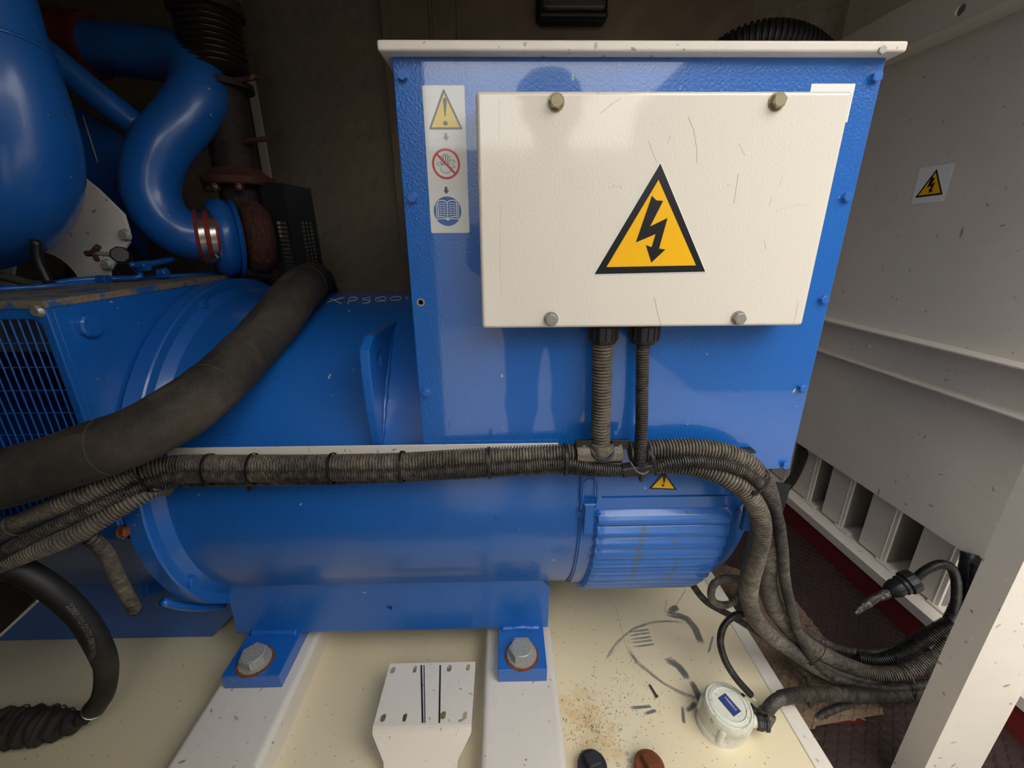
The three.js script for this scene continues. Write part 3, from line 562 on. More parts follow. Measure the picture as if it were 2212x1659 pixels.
  const chalk = [
    [[-0.4311,1.2998,-0.3203], [-0.4195,1.3038,-0.3389], [-0.4005,1.3069,-0.3572]], [[-0.4337,1.3058,-0.3501], [-0.4138,1.3024,-0.3322], [-0.3932,1.2982,-0.3139]],
    [[-0.3767,1.2974,-0.3109], [-0.3829,1.3036,-0.3381], [-0.3865,1.3068,-0.3568], [-0.3739,1.3073,-0.3607], [-0.3655,1.3055,-0.3484], [-0.3681,1.3029,-0.3344], [-0.3797,1.3023,-0.3314]],
    [[-0.3365,1.3072,-0.3597], [-0.3505,1.3054,-0.3481], [-0.3497,1.3035,-0.3373], [-0.3337,1.3034,-0.337], [-0.3279,1.3007,-0.3241], [-0.3357,1.2986,-0.3156], [-0.3447,1.2987,-0.3158]],
    [[-0.3179,1.3065,-0.355], [-0.3176,1.3033,-0.3366], [-0.3095,1.3013,-0.3268], [-0.2966,1.3019,-0.3297], [-0.2939,1.3052,-0.3467], [-0.3049,1.3077,-0.3631], [-0.3179,1.3065,-0.355]], [[-0.3214,1.3065,-0.3551], [-0.2913,1.3012,-0.3264]],
    [[-0.283,1.3064,-0.3541], [-0.2838,1.3045,-0.3428], [-0.2734,1.3025,-0.3324], [-0.2577,1.3037,-0.3387], [-0.2574,1.3063,-0.3535], [-0.2707,1.3081,-0.3667], [-0.283,1.3064,-0.3541]],
    [[-0.2478,1.3069,-0.3573], [-0.244,1.3074,-0.3614]], [[-0.2435,1.3043,-0.3419], [-0.2396,1.305,-0.3454]],
  ];
  part(t, 'chalk_writing', merge(chalk.map((s) => stroke(s.map(W)))), M.chalk, 'hand-written chalk letters XP500');
}
{ // square adaptor housing with grille, left of the flange
  const t = thing('adaptor_housing', 'blue square coupling housing with black wire grille and dusty top', 'housing', [-1.0, 0.9, -0.3]);
  const X = -0.742, Z = 0.028, Y0 = 0.905, Y1 = 1.355;
  // side plate that meets the flange
  part(t, 'side_plate', plate([[Z - 0.011, Y0 + 0.001], [Z - 0.011, Y1 - 0.011], [-0.62, Y1 - 0.011], [-0.7, 0.95]], 'x', X - 0.012, X - 0.0005, [], 0.002), M.blueEngine);
  part(t, 'top_plate', plate([[X + 0.002, Z + 0.002], [-1.35, Z + 0.002], [-1.35, -0.02], [-0.96, -0.13], [-0.86, -0.36], [X + 0.002, -0.55]], 'y', Y1 - 0.012, Y1 + 0.001, [], 0.002), M.dust, 'top plate under a coat of grey dust');
  const go = [[-1.32, 0.95], [-0.757, 0.95], [-0.757, 1.318], [-0.765, 1.326], [-1.32, 1.326]];
  const fp = part(t, 'front_plate', plate([[-1.35, Y0], [X, Y0], [X, Y1 - 0.011], [-1.35, Y1 - 0.011]], 'z', Z - 0.012, Z, [go], 0.002), M.blueEngine);
  part(t, 'rear_ridge', sweep([[-1.35, 1.358, -0.03], [-0.97, 1.358, -0.135], [-0.87, 1.358, -0.365], [-0.75, 1.356, -0.55]], 0.006, { seg: 8 }), M.blueEngine);
  part(t, 'rear_plate', bx([-1.35, Y0, -0.72], [-0.76, Y1 - 0.02, -0.71], 0.001), M.blueEngine);
  part(t, 'end_plate', bx([-1.36, Y0, -0.71], [-1.35, Y1 - 0.014, Z - 0.012], 0.001), M.blueEngine);
  part(t, 'bottom_plate', bx([-1.35, Y0 - 0.006, -0.71], [-0.757, Y0, Z - 0.002], 0.001), M.blueEngine);
  part(t, 'inner_top', bx([-1.35, Y1 - 0.03, -0.71], [-0.757, Y1 - 0.018, Z - 0.013], 0.001), M.blueEngine);
  const vb = new THREE.CylinderGeometry(0.0015, 0.0015, 0.39, 6), hbg = new THREE.CylinderGeometry(0.0013, 0.0013, 0.575, 6);
  for (let k = 0; k < 26; k++) placed(fp, 'grille_bar', vb, M.blueEngine, [-0.768 - k * 0.0138, 1.138, Z - 0.004], [0, 1, 0]);
  for (let k = 0; k < 9; k++) placed(fp, 'cross_wire', hbg, M.blueEngine, [-1.04, 1.285 - k * 0.042, Z - 0.0065], [1, 0, 0]);
  const c = [-0.742,1.3041,-0.032];
  placed(t, 'plug_cap', turn([[0, 0.012], [0.018, 0.012], [0.021, 0.009], [0.022, 0]], [0, 0, 0], 'y', 28), M.blueEngine, c, [1, 0, 0]);
  placed(fp, 'screw', turn([[0, 0.007], [0.007, 0.006], [0.0105, 0.002], [0.011, 0]], [0, 0, 0], 'y', 18), M.steel, [-0.7542,1.3396,0.028], [0, 0, 1], 0, 'bright worn screw head');
  part(t, 'corner_bracket', bx([-0.80, 0.895, -0.04], [-0.745, 0.955, 0.034], 0.003), M.blueEngine);
  placed(t, 'bracket_bolt', hexHead(0.011, 0.009, 0.002), M.rustBright, [-0.744,0.9152,0.0334], [1, 0, 0], 0.2, 'rusty bolt');
}
{ // flywheel housing and engine foot behind
  const t = thing('engine_block', 'dark blue engine bell housing and foot behind the hanging conduits', 'engine', [-1.2, TY, -0.4]);
  part(t, 'bell_housing', turn([[0, -1.3], [0.36, -1.3], [0.39, -1.2], [0.395, -0.80], [0.41, -0.765], [0.41, -0.744], [0, -0.744]], [0, AY, AZ], 'x', 60, 0.12, Math.PI - 0.24), M.blueEngine);
  part(t, 'cylinder_block', bx([-2.5, 0.55, -0.75], [-1.36, 1.28, -0.2], 0.02), M.blueEngine);
  part(t, 'engine_foot', plate([[-1.5, TY + 0.001], [-0.845, TY + 0.001], [-0.76, 0.46], [-0.76, 0.56], [-1.0, 0.62], [-1.5, 0.62]], 'z', -0.5, -0.2, [], 0.004), M.blueEngine);
  part(t, 'rib', plate([[-0.32, 0.5], [-0.1, 0.62], [-0.12, 0.70], [-0.3, 0.72]], 'x', -0.9, -0.88, [], 0.004), M.blueEngine);
  part(t, 'lower_lip', sweep([[-0.75,0.7016,-0.0043], [-0.75,0.6588,-0.035], [-0.75,0.5878,-0.0967], [-0.75,0.5332,-0.1541]], 0.009, { seg: 10 }), M.blueEngine);
}

// ================= terminal box =================
{
  const t = thing('terminal_box', 'tall blue terminal box with cream lid standing on the generator', 'terminal box', [0.2, 1.012, -0.3]);
  const X0 = -0.157, X1 = 0.562, Y0 = 1.012, Y1 = 1.694;
  const arc = []; for (let k = 0; k <= 24; k++) { const a = (15 + k * 150 / 24) * Math.PI / 180; arc.push([AZ + 0.407 * Math.cos(a), AY + 0.407 * Math.sin(a)]); }
  for (const x of [X0 + 0.001, X1 - 0.006]) part(t, 'side_panel', plate([[-0.006, Y0], ...arc, [-0.82, Y1], [-0.006, Y1]], 'x', x, x + 0.005, [], 0.001), M.blue);
  part(t, 'back_panel', bx([X0 + 0.004, 1.02, -0.824], [X1 - 0.004, Y1, -0.82], 0.001), M.blue);
  const hole = [-0.1415,1.345,0];
  const f = part(t, 'front_panel', plate([[X0, Y0], [X1, Y0], [X1, Y1], [X0, Y1]], 'z', -0.006, 0, [{ x: hole[0], y: hole[1], r: 0.0048 }], 0.0012), M.blueGloss);
  placed(f, 'threaded_insert', turn([[0.0042, -0.004], [0.0042, 0.001], [0.0068, 0.001], [0.0068, -0.001]], [0, 0, 0], 'y', 20), M.steel, hole, [0, 0, 1], 0, 'bare threaded insert');
  part(t, 'bottom_flange', bx([X0 + 0.03, Y0 - 0.03, -0.1], [X1 - 0.02, Y0 + 0.002, -0.03], 0.01), M.blue);
  const lid = part(t, 'lid', bx([-0.172, 1.694, -0.84], [0.573, 1.7075, 0.021], 0.0035), M.cream, 'cream painted lid');
  placed(lid, 'bolt', hexHead(0.0055, 0.003, 0), M.steel, [0.5361,1.6955,0.021], [0, 0, 1]);
  const hb = hexHead(0.0078, 0.0065, 0.0012);
  const spots = [[-0.1433,1.6707,0], [-0.1425,1.5078,0], [-0.1427,1.1825,0], [0.5502,1.6691,0], [0.5484,1.5068,0], [0.5498,1.3453,0], [0.5481,1.1834,0], [0.5492,1.0225,-0]];
  spots.forEach((p, i) => placed(f, 'panel_bolt', hb, M.bluePlain, p, [0, 0, 1], i * 0.7));
  for (const p of [[-0.157,1.6132,0.0268], [-0.157,1.5425,0.0265], [-0.157,1.4548,0.0177]]) placed(t, 'side_bolt', hb, M.bluePlain, [X0 + 0.003, p[1], -0.03], [-1, 0, 0], 0.3);
  // instruction label
  const a = [-0.1168,1.659,0], b = [-0.0541,1.4558,0], w = b[0] - a[0] - 0.001, h = a[1] - b[1];
  const map = canvasTex(320, Math.round(320 * h / w), (c, W, H) => {
    c.fillStyle = '#dfe0dc'; c.fillRect(0, 0, W, H);
    const u = W / 320; c.scale(u, H / (320 * h / w) * 1); const k = (320 * h / w) / 1060;
    const Y = (y) => (y - 412) * k, X = (x, y) => (x - (366 + (y - 412) * 0.052)) / 330 * 320; // label grid
    c.lineJoin = 'round'; c.lineCap = 'round';
    // caution triangle
    c.beginPath(); c.moveTo(X(540, 560), Y(445)); c.lineTo(X(425, 700), Y(700)); c.lineTo(X(675, 700), Y(700)); c.closePath(); c.fillStyle = '#e8c63e'; c.fill(); c.strokeStyle = '#4b4842'; c.lineWidth = 15; c.stroke();
    c.fillStyle = '#4b4842'; c.beginPath(); c.moveTo(X(526, 500), Y(505)); c.quadraticCurveTo(X(541, 500), Y(480), X(560, 500), Y(505)); c.lineTo(X(548, 600), Y(618)); c.lineTo(X(540, 600), Y(618)); c.closePath(); c.fill(); c.beginPath(); c.arc(X(547, 660), Y(665), 17, 0, 7); c.fill();
    const arrow = (y, col) => { c.fillStyle = col; c.beginPath(); c.moveTo(X(538, y), Y(y)); c.lineTo(X(560, y), Y(y)); c.lineTo(X(560, y), Y(y + 25)); c.lineTo(X(575, y), Y(y + 25)); c.lineTo(X(550, y), Y(y + 54)); c.lineTo(X(526, y), Y(y + 25)); c.lineTo(X(538, y), Y(y + 25)); c.closePath(); c.fill(); };
    arrow(733, '#8b8b88'); arrow(1118, '#3b3a36');
    // no tools: hand and spanner in a struck-out ring
    const cx = X(551, 950), cy = Y(950); c.strokeStyle = '#3a3a3a'; c.lineWidth = 3;
    c.strokeRect(cx - 38, cy - 55, 16, 60); c.strokeRect(cx - 20, cy - 68, 16, 70); c.strokeRect(cx - 2, cy - 66, 16, 70); c.strokeRect(cx + 16, cy - 54, 14, 58);
    c.beginPath(); c.roundRect(cx - 72, cy - 12, 40, 20, 8); c.stroke(); c.beginPath(); c.arc(cx - 2, cy + 20, 46, 0.2, 3.0); c.stroke();
    c.beginPath(); c.arc(cx + 52, cy, 28, -2.2, -0.7); c.moveTo(cx + 74, cy - 18); c.lineTo(cx + 56, cy - 10); c.lineTo(cx + 56, cy + 12); c.lineTo(cx + 74, cy + 20); c.arc(cx + 52, cy, 28, 0.75, 2.4); c.stroke();
    c.strokeStyle = '#c8222c'; c.lineWidth = 17; c.beginPath(); c.arc(cx, cy, 103, 0, 7); c.stroke(); c.beginPath(); c.moveTo(cx - 73, cy - 73); c.lineTo(cx + 73, cy + 73); c.stroke();
    // read the manual
    const bx2 = X(562, 1305), by = Y(1303); c.fillStyle = '#1d5cab'; c.beginPath(); c.arc(bx2, by, 113, 0, 7); c.fill();
    c.strokeStyle = '#eef0ee'; c.lineWidth = 6;
    for (const s of [-1, 1]) { c.beginPath(); c.moveTo(bx2, by - 66); c.bezierCurveTo(bx2 + s * 20, by - 90, bx2 + s * 60, by - 86, bx2 + s * 76, by - 76); c.lineTo(bx2 + s * 76, by + 42); c.bezierCurveTo(bx2 + s * 50, by + 36, bx2 + s * 20, by + 40, bx2, by + 60); c.closePath(); c.stroke(); c.beginPath(); c.moveTo(bx2 + s * 78, by - 58); c.lineTo(bx2 + s * 90, by - 54); c.lineTo(bx2 + s * 90, by + 62); c.bezierCurveTo(bx2 + s * 60, by + 52, bx2 + s * 20, by + 54, bx2, by + 68); c.stroke(); c.lineWidth = 5; for (let i = 0; i < 6; i++) { c.beginPath(); c.moveTo(bx2 + s * 14, by - 58 + i * 17); c.lineTo(bx2 + s * 38, by - 62 + i * 17); c.moveTo(bx2 + s * 46, by - 62 + i * 17); c.lineTo(bx2 + s * 66, by - 58 + i * 17); c.stroke(); } c.lineWidth = 6; }
  });
  const ls = new THREE.Shape(), r = 0.003; ls.moveTo(r, 0); ls.lineTo(w - r, 0); ls.quadraticCurveTo(w, 0, w, r); ls.lineTo(w, h - r); ls.quadraticCurveTo(w, h, w - r, h); ls.lineTo(r, h); ls.quadraticCurveTo(0, h, 0, h - r); ls.lineTo(0, r); ls.quadraticCurveTo(0, 0, r, 0);
  const lg = new THREE.ExtrudeGeometry(ls, { depth: 0.0004, bevelEnabled: false }), uv = lg.attributes.uv, ps = lg.attributes.position;
  for (let i = 0; i < uv.count; i++) uv.setXY(i, ps.getX(i) / w, ps.getY(i) / h);
  part(f, 'instruction_label', lg.translate(a[0] + 0.0005, b[1], 0.0002), phy({ map, roughness: 0.3, bumpMap: peel, bumpScale: 0.0005, clearcoat: 1, clearcoatRoughness: 0.05 }), 'white strip label with caution triangle, struck-out hand and open book');
  const wl = [0.4585,1.6614,0], wr = [0.5245,1.6615,0];
  part(f, 'hidden_label', bx([wl[0], wl[1] - 0.05, -0.0001], [wr[0], wr[1], 0.0005], 0.0002), M.labelWhite, 'white label mostly hidden by the cream cover');
  // gland plate tabs under the box
  for (const p of [[-0.0268,1.0687,0], [0.4607,1.0595,0]]) part(t, 'cable_clip', merge(bx([p[0] - 0.016, p[1] - 0.02, 0], [p[0] + 0.016, p[1] + 0.002, 0.004], 0.001), bx([p[0] - 0.016, p[1] - 0.002, 0], [p[0] + 0.016, p[1] + 0.002, 0.018], 0.001)), M.blackPlastic, 'black clip');
}
{ // cream connection cover
  const t = thing('connection_cover', 'cream scratched cover plate with big lightning triangle bolted to the blue terminal box', 'cover', [0.22, 1.312, 0.03]);
  const X0 = -0.0355, X1 = 0.479, Y0 = 1.312, Y1 = 1.635, Z = 0.065;
  const map = canvasTex(2048, 1288, (c, W, H) => {
    const X = (x) => (x - X0) / (X1 - X0) * W, Y = (y) => (Y1 - y) / (Y1 - Y0) * H;
    c.fillStyle = '#e3dbcd'; c.fillRect(0, 0, W, H);
    for (let k = 0; k < 5200; k++) { c.globalAlpha = 0.05; c.fillStyle = rnd() < 0.5 ? '#cdc2b2' : '#f2ece0'; c.fillRect(rnd() * W, rnd() * H, rr(1, 5), rr(1, 5)); }
    for (let k = 0; k < 170; k++) { c.globalAlpha = rr(0.15, 0.5); c.fillStyle = '#7d6f60'; c.beginPath(); c.ellipse(rnd() * W, rnd() * H, rr(0.6, 2.2), rr(0.5, 1.5), rnd() * 3, 0, 7); c.fill(); }
    const scr = (pts, wd, a, col = '#5d5248') => { c.globalAlpha = a; c.strokeStyle = col; c.lineWidth = wd; c.beginPath(); pts.forEach((p, i) => (i ? c.lineTo(X(p[0]), Y(p[1])) : c.moveTo(X(p[0]), Y(p[1])))); c.stroke(); };
    scr([[0.255,1.6042,0.065], [0.2648,1.5886,0.065], [0.2724,1.5658,0.065], [0.275,1.5472,0.065]], 2.4, 0.7);
    scr([[0.2029,1.5756,0.065], [0.2126,1.5572,0.065], [0.2183,1.5473,0.065]], 2, 0.6); scr([[0.337,1.5328,0.065], [0.3368,1.4936,0.065]], 2.4, 0.75);
    scr([[0.3311,1.5715,0.065], [0.3422,1.5564,0.065]], 2, 0.55); scr([[0.3908,1.4434,0.065], [0.3971,1.4288,0.065]], 2, 0.6); scr([[0.3917,1.5028,0.065], [0.3894,1.4903,0.065]], 2, 0.5);
    scr([[0.3228,1.5171,0.065], [0.3277,1.5201,0.065]], 2, 0.5); scr([[0.3995,1.5151,0.065], [0.4011,1.5302,0.065]], 1.6, 0.4);
    scr([[0.234,1.3594,0.065], [0.2405,1.3392,0.065], [0.2491,1.3141,0.065]], 2.4, 0.75); scr([[0.1342,1.6081,0.065], [0.1481,1.6185,0.065], [0.1602,1.6255,0.065]], 6, 0.35, '#a2937f');
    scr([[0.2334,1.5807,0.065], [0.2311,1.5727,0.065]], 2, 0.5); scr([[-0.0031,1.4949,0.065], [-0.0055,1.4177,0.065], [-0.0041,1.3626,0.065]], 1.4, 0.35); scr([[-0.0038,1.6244,0.065], [-0.0039,1.5776,0.065]], 1.4, 0.3);
    for (let k = 0; k < 8; k++) { const q = [0.1599,1.5176,0.065]; scr([[q[0] + k * 0.0022 - 0.006, q[1] + rr(-0.002, 0.002)], [q[0] + k * 0.0022 - 0.006 + rr(-0.001, 0.002), q[1] + rr(-0.004, 0.003)]], 2, 0.5); }
    { const q = [0.4019,1.4827,0.065], e = [0.4505,1.4901,0.065]; for (let k = 0; k < 14; k++) { const f = k / 14; scr([[q[0] + (e[0] - q[0]) * f, q[1] + (e[1] - q[1]) * Math.sin(f * 2.2) * 1.2], [q[0] + (e[0] - q[0]) * (f + 0.035), q[1] + (e[1] - q[1]) * Math.sin((f + 0.035) * 2.2) * 1.2]], 2, 0.4); } }
    scr([[0.4626,1.352,0.065], [0.463,1.3152,0.065]], 3, 0.4, '#a78a5e'); scr([[0.4667,1.3534,0.065], [0.4629,1.3505,0.065], [0.4644,1.3227,0.065]], 2.5, 0.4, '#a78a5e');
    for (let k = 0; k < 90; k++) { const e = rnd(); c.globalAlpha = rr(0.2, 0.6); c.fillStyle = '#8a7458'; if (e < 0.5) c.fillRect(rnd() * W, rr(0, 9), rr(2, 12), rr(1, 4)); else c.fillRect(rnd() * W, H - rr(3, 14), rr(2, 14), rr(1, 3)); }
    c.globalAlpha = 1;
  });
  const mat = phy({ map, roughness: 0.42, bumpMap: peel, bumpScale: 0.0004, clearcoat: 1, clearcoatRoughness: 0.07 });
  const g = bx([X0, Y0, 0.0], [X1, Y1, Z], 0.006), p = g.attributes.position, uv = g.attributes.uv;
  for (let i = 0; i < p.count; i++) uv.setXY(i, (p.getX(i) - X0) / (X1 - X0), (p.getY(i) - Y0) / (Y1 - Y0));
  mat.bumpMap = peel.clone(); mat.bumpMap.repeat.set((X1 - X0) / 0.055, (Y1 - Y0) / 0.055); mat.bumpMap.needsUpdate = true;
  part(t, 'pan', g, mat);
  const hb = hexHead(0.0098, 0.0075, 0.0016);
  placed(t, 'cover_bolt', hb, M.yellowSteel, [0.0731,1.6212,0.065], [0, 0, 1], 0.3, 'yellowish zinc bolt'); placed(t, 'cover_bolt', hb, M.yellowSteel, [0.3741,1.6217,0.065], [0, 0, 1], 0.8, 'yellowish zinc bolt');
  placed(t, 'cover_bolt', hb, M.steel, [0.0736,1.3267,0.065], [0, 0, 1], 0.1); placed(t, 'cover_bolt', hb, M.steel, [0.3715,1.3257,0.065], [0, 0, 1], 0.5);
  const n = [0, 0, 1];
  const lb = part(t, 'voltage_label', sheet([[0.2229,1.5486,0.065], [0.1362,1.3938,0.065], [0.3106,1.3964,0.065]], n, 0.0003), M.labelWhite, 'large black and yellow lightning triangle');
  const k = part(lb, 'black_triangle', sheet([[0.223,1.5464,0.065], [0.1385,1.3951,0.065], [0.3082,1.3978,0.065]], n, 0.0008), M.ink);
  part(lb, 'yellow_triangle', sheet([[0.2224,1.5254,0.065], [0.1559,1.4054,0.065], [0.2925,1.4071,0.065]], n, 0.0013), M.yellow);
  part(lb, 'lightning_arrow', sheet([[0.2149,1.5044,0.065], [0.1975,1.4409,0.065], [0.2259,1.4525,0.065], [0.2218,1.4339,0.065], [0.213,1.4368,0.065], [0.2237,1.4118,0.065], [0.2428,1.4304,0.065], [0.2331,1.4317,0.065], [0.2411,1.4745,0.065], [0.2166,1.4631,0.065], [0.2319,1.4976,0.065], [0.222,1.4984,0.065]], n, 0.0018), M.ink);
}

// ================= conduits, hoses, cables =================
function conduit(name, label, pts, r, o = {}) {
  const t = thing(name, label, o.category || 'conduit', pts[0], o.group);
  part(t, 'corrugated_tube', sweep(pts, r, { pitch: o.pitch ?? 0.0056, depth: o.depth ?? 0.0036, seg: o.seg ?? 18, plain: o.plain }), o.mat || M.conduit);
  return t;
}
{ // thick foam-wrapped hose over the barrel
  const pts = [[-0.6353,1.0728,-0.86], [-0.6065,1.1793,-0.76], [-0.5684,1.2688,-0.64], [-0.537,1.314,-0.54], [-0.5036,1.3392,-0.44], [-0.4594,1.3278,-0.2266], [-0.4735,1.2884,-0.163], [-0.503,1.242,-0.1038], [-0.5189,1.2058,-0.02], [-0.5408,1.1782,0.055], [-0.5942,1.15,0.095], [-0.6617,1.1279,0.11], [-0.732,1.107,0.12], [-0.7998,1.0906,0.13], [-0.8938,1.0719,0.13]];
  const t = thing('insulated_hose', 'thick dark brown foam-wrapped hose sweeping over the blue barrel', 'hose', pts[6]);
  part(t, 'foam_sleeve', sweep(pts, (u) => 0.047 + 0.0006 * Math.sin(u * 70), { seg: 40, rows: 160, wobble: 0.02 }), M.rubber);
  const lap = std({ color: '#4c443b', roughness: 0.9 });
  // lap lines of the tape
  const c = new THREE.CatmullRomCurve3(pts.map(V3), false, 'centripetal');
  for (let k = 0; k < 7; k++) {
    const u = 0.30 + k * 0.083 + 0.02 * Math.sin(k * 2.3), p = c.getPointAt(u), d = c.getTangentAt(u).add(new THREE.Vector3(0.12 * (k % 2 ? 1 : -1), 0.1, 0)).normalize();
    part(t, 'tape_lap', new THREE.TorusGeometry(0.0474, 0.0008, 5, 60).applyQuaternion(new THREE.Quaternion().setFromUnitVectors(new THREE.Vector3(0, 0, 1), d)).translate(p.x, p.y, p.z), lap);
  }
}
{ // white tray behind the bundle
  const t = thing('cable_tray', 'long white painted angle carrying the conduits along the blue barrel', 'tray', [-0.6444,1.0653,0.02]);
  const a = [-0.6347,1.0792,0.03], b = [-0.0456,1.0752,0.012];
  part(t, 'upright_leg', bx([a[0], a[1] - 0.045, 0.005], [0.10, a[1], 0.0085], 0.0008), M.cream);
  part(t, 'lower_leg', bx([a[0], a[1] - 0.045, 0.005], [0.10, a[1] - 0.0415, 0.03], 0.0008), M.cream);
}
// upper large run: from the left, along the barrel, through the tee, over the barrel end and down
const upperL = [[-0.8768,0.9796,0.14], [-0.8386,0.9911,0.13], [-0.7974,1.0083,0.12], [-0.7548,1.0259,0.11], [-0.7106,1.0414,0.095], [-0.6752,1.0528,0.075], [-0.639,1.0624,0.055], [-0.6004,1.0602,0.036], [-0.5048,1.0562,0.03], [-0.3359,1.0545,0.03], [-0.1909,1.0561,0.03], [-0.0793,1.0621,0.03], [0.0236,1.0663,0.03], [0.1267,1.0696,0.03]];
conduit('large_conduit', 'large dusty corrugated conduit along the barrel, left of the tee', upperL, 0.0175, { mat: M.conduitDusty, plain: [[0.06, 0.13]] });
const midL = [[-0.8669,0.9476,0.16], [-0.8199,0.9689,0.155], [-0.7758,0.9908,0.145], [-0.7379,1.0056,0.13], [-0.6941,1.0221,0.11], [-0.6523,1.0356,0.085], [-0.6205,1.0428,0.065], [-0.558,1.0451,0.055], [-0.4119,1.0427,0.052], [-0.279,1.0425,0.052], [-0.1619,1.0444,0.052], [-0.0779,1.0497,0.052], [0.0229,1.0576,0.052], [0.1068,1.061,0.052], [0.1579,1.0497,0.052], [0.2133,1.045,0.052]];
conduit('medium_conduit', 'medium corrugated conduit running below the large one to the small tee', midL, 0.0102, { pitch: 0.0042, depth: 0.0025, mat: M.conduit, seg: 14 });
conduit('thin_conduit', 'thin dark corrugated conduit at the bottom of the bundle along the barrel', [[-0.6183,1.0349,0.06], [-0.5729,1.0254,0.04], [-0.4242,1.0218,0.035], [-0.2528,1.0239,0.035], [-0.1147,1.0295,0.035], [-0.0111,1.0337,0.035], [0.0926,1.0389,0.035], [0.171,1.0317,0.035], [0.2175,1.033,0.04]], 0.0085, { pitch: 0.0042, depth: 0.0025, mat: M.conduit, seg: 14 });
conduit('large_conduit', 'dusty corrugated conduit dropping left below the bundle toward the printed hose', [[-0.6347,1.0102,0.03], [-0.6361,1.0237,0.06], [-0.6514,1.0173,0.08], [-0.6793,1.0035,0.1], [-0.7047,0.9899,0.12], [-0.7368,0.9773,0.135], [-0.7896,0.9591,0.14], [-0.8669,0.9294,0.14]], 0.0155, { mat: M.conduitDusty });
conduit('short_conduit', 'short dusty corrugated conduit hanging in front of the dark engine foot', [[-0.7683,0.9542,0.085], [-0.7517,0.9338,0.08], [-0.7597,0.8869,0.06], [-0.7781,0.8284,0.04], [-0.7963,0.7588,0.02], [-0.8113,0.6842,0]], 0.0125, { mat: M.conduitDusty });
// right of the tees
conduit('large_conduit', 'large corrugated conduit arching from the tee over the barrel end down to the floor', [[0.2301,1.0709,0.03], [0.2815,1.0749,0.03], [0.3496,1.0769,0.032], [0.4012,1.07,0.035], [0.445,1.0518,0.04], [0.4789,1.0178,0.045], [0.5037,0.9666,0.045], [0.5244,0.904,0.04], [0.5397,0.8276,0.03], [0.557,0.7531,0.015], [0.5964,0.669,-0.01], [0.6478,0.5865,-0.03], [0.716,0.5115,-0.05], [0.8028,0.4344,-0.065], [0.8936,0.3778,-0.07], [0.9648,0.3586,-0.06], [1.0251,0.3752,-0.05], [1.0848,0.4177,-0.05], [1.1268,0.4723,-0.05]], 0.0185, { mat: M.conduitDusty, pitch: 0.0058, seg: 20, plain: [[0.52, 0.58]] });
conduit('medium_conduit', 'medium shiny corrugated conduit arching from the small tee down the outside of the bundle', [[0.2705,1.055,0.056], [0.3141,1.0651,0.06], [0.3637,1.0646,0.062], [0.4061,1.0556,0.064], [0.445,1.0374,0.068], [0.4767,1.0055,0.072], [0.5054,0.9534,0.07], [0.5371,0.8759,0.06], [0.5756,0.7765,0.04], [0.6302,0.669,0.01], [0.6939,0.5487,-0.015], [0.7562,0.4528,-0.03], [0.8227,0.395,-0.03], [0.898,0.3652,-0.025], [0.9789,0.3597,-0.02], [1.0587,0.372,-0.02], [1.1222,0.3961,-0.02]], 0.0105, { pitch: 0.0042, depth: 0.0025, mat: M.conduit, seg: 16 });
conduit('large_conduit', 'large corrugated conduit coming from below the tees and hanging in front of the louvred cover', [[0.2674,1.0431,0.03], [0.3089,1.0472,0.035], [0.3661,1.0423,0.045], [0.4085,1.0273,0.06], [0.446,0.9984,0.068], [0.4697,0.9607,0.072], [0.4824,0.9175,0.07], [0.4908,0.8547,0.06], [0.5,0.783,0.045], [0.5217,0.7069,0.025], [0.5643,0.6247,0.005], [0.6322,0.546,-0.015], [0.7155,0.468,-0.035], [0.7966,0.4002,-0.045], [0.8855,0.3494,-0.05], [0.9769,0.3296,-0.05]], 0.0178, { mat: M.conduitDusty, pitch: 0.0058, seg: 20 });
conduit('thin_conduit', 'thin corrugated conduit squeezed behind the two large hanging conduits', [[0.5607,0.8011,0], [0.5906,0.7414,-0.01], [0.634,0.6544,-0.03], [0.6925,0.5676,-0.05], [0.7931,0.4694,-0.08], [0.9129,0.3928,-0.1], [1.0036,0.3852,-0.1], [1.0687,0.4218,-0.1], [1.1459,0.4927,-0.1]], 0.0085, { pitch: 0.0042, depth: 0.0025, mat: M.conduit, seg: 14 });
conduit('large_conduit', 'clean black corrugated conduit joining the bundle from behind the post', [[0.9338,0.3795,-0.09], [0.9936,0.3757,-0.085], [1.043,0.4056,-0.08], [1.0833,0.4594,-0.075], [1.1313,0.5188,-0.07]], 0.017, { mat: M.conduitClean });
conduit('large_conduit', 'lowest large corrugated conduit leading to the round tank sender', [[0.6024,0.3889,0.055], [0.6094,0.4075,0.05], [0.6288,0.4242,0.045], [0.6684,0.4223,0.035], [0.7496,0.4044,0.02], [0.8593,0.3761,0.005], [0.9737,0.3476,-0.01], [1.0651,0.352,-0.02], [1.1312,0.3697,-0.02]], 0.0155, { mat: M.conduit, pitch: 0.0048, plain: [[0.0, 0.1]] });
conduit('thin_conduit', 'thin corrugated conduit running from under the louvred cover across to the sender', [[0.4576,0.6452,-0.14], [0.4671,0.6192,-0.12], [0.5012,0.5756,-0.1], [0.5639,0.5375,-0.09], [0.6108,0.5104,-0.08], [0.6728,0.4671,-0.07], [0.7336,0.4152,-0.06], [0.7683,0.3765,-0.045], [0.7767,0.347,-0.03], [0.7653,0.3261,-0.01], [0.7317,0.3104,0.01], [0.6811,0.3232,0.03], [0.6341,0.3532,0.045]], 0.0078, { pitch: 0.0036, depth: 0.0018, mat: M.conduit, seg: 14 });
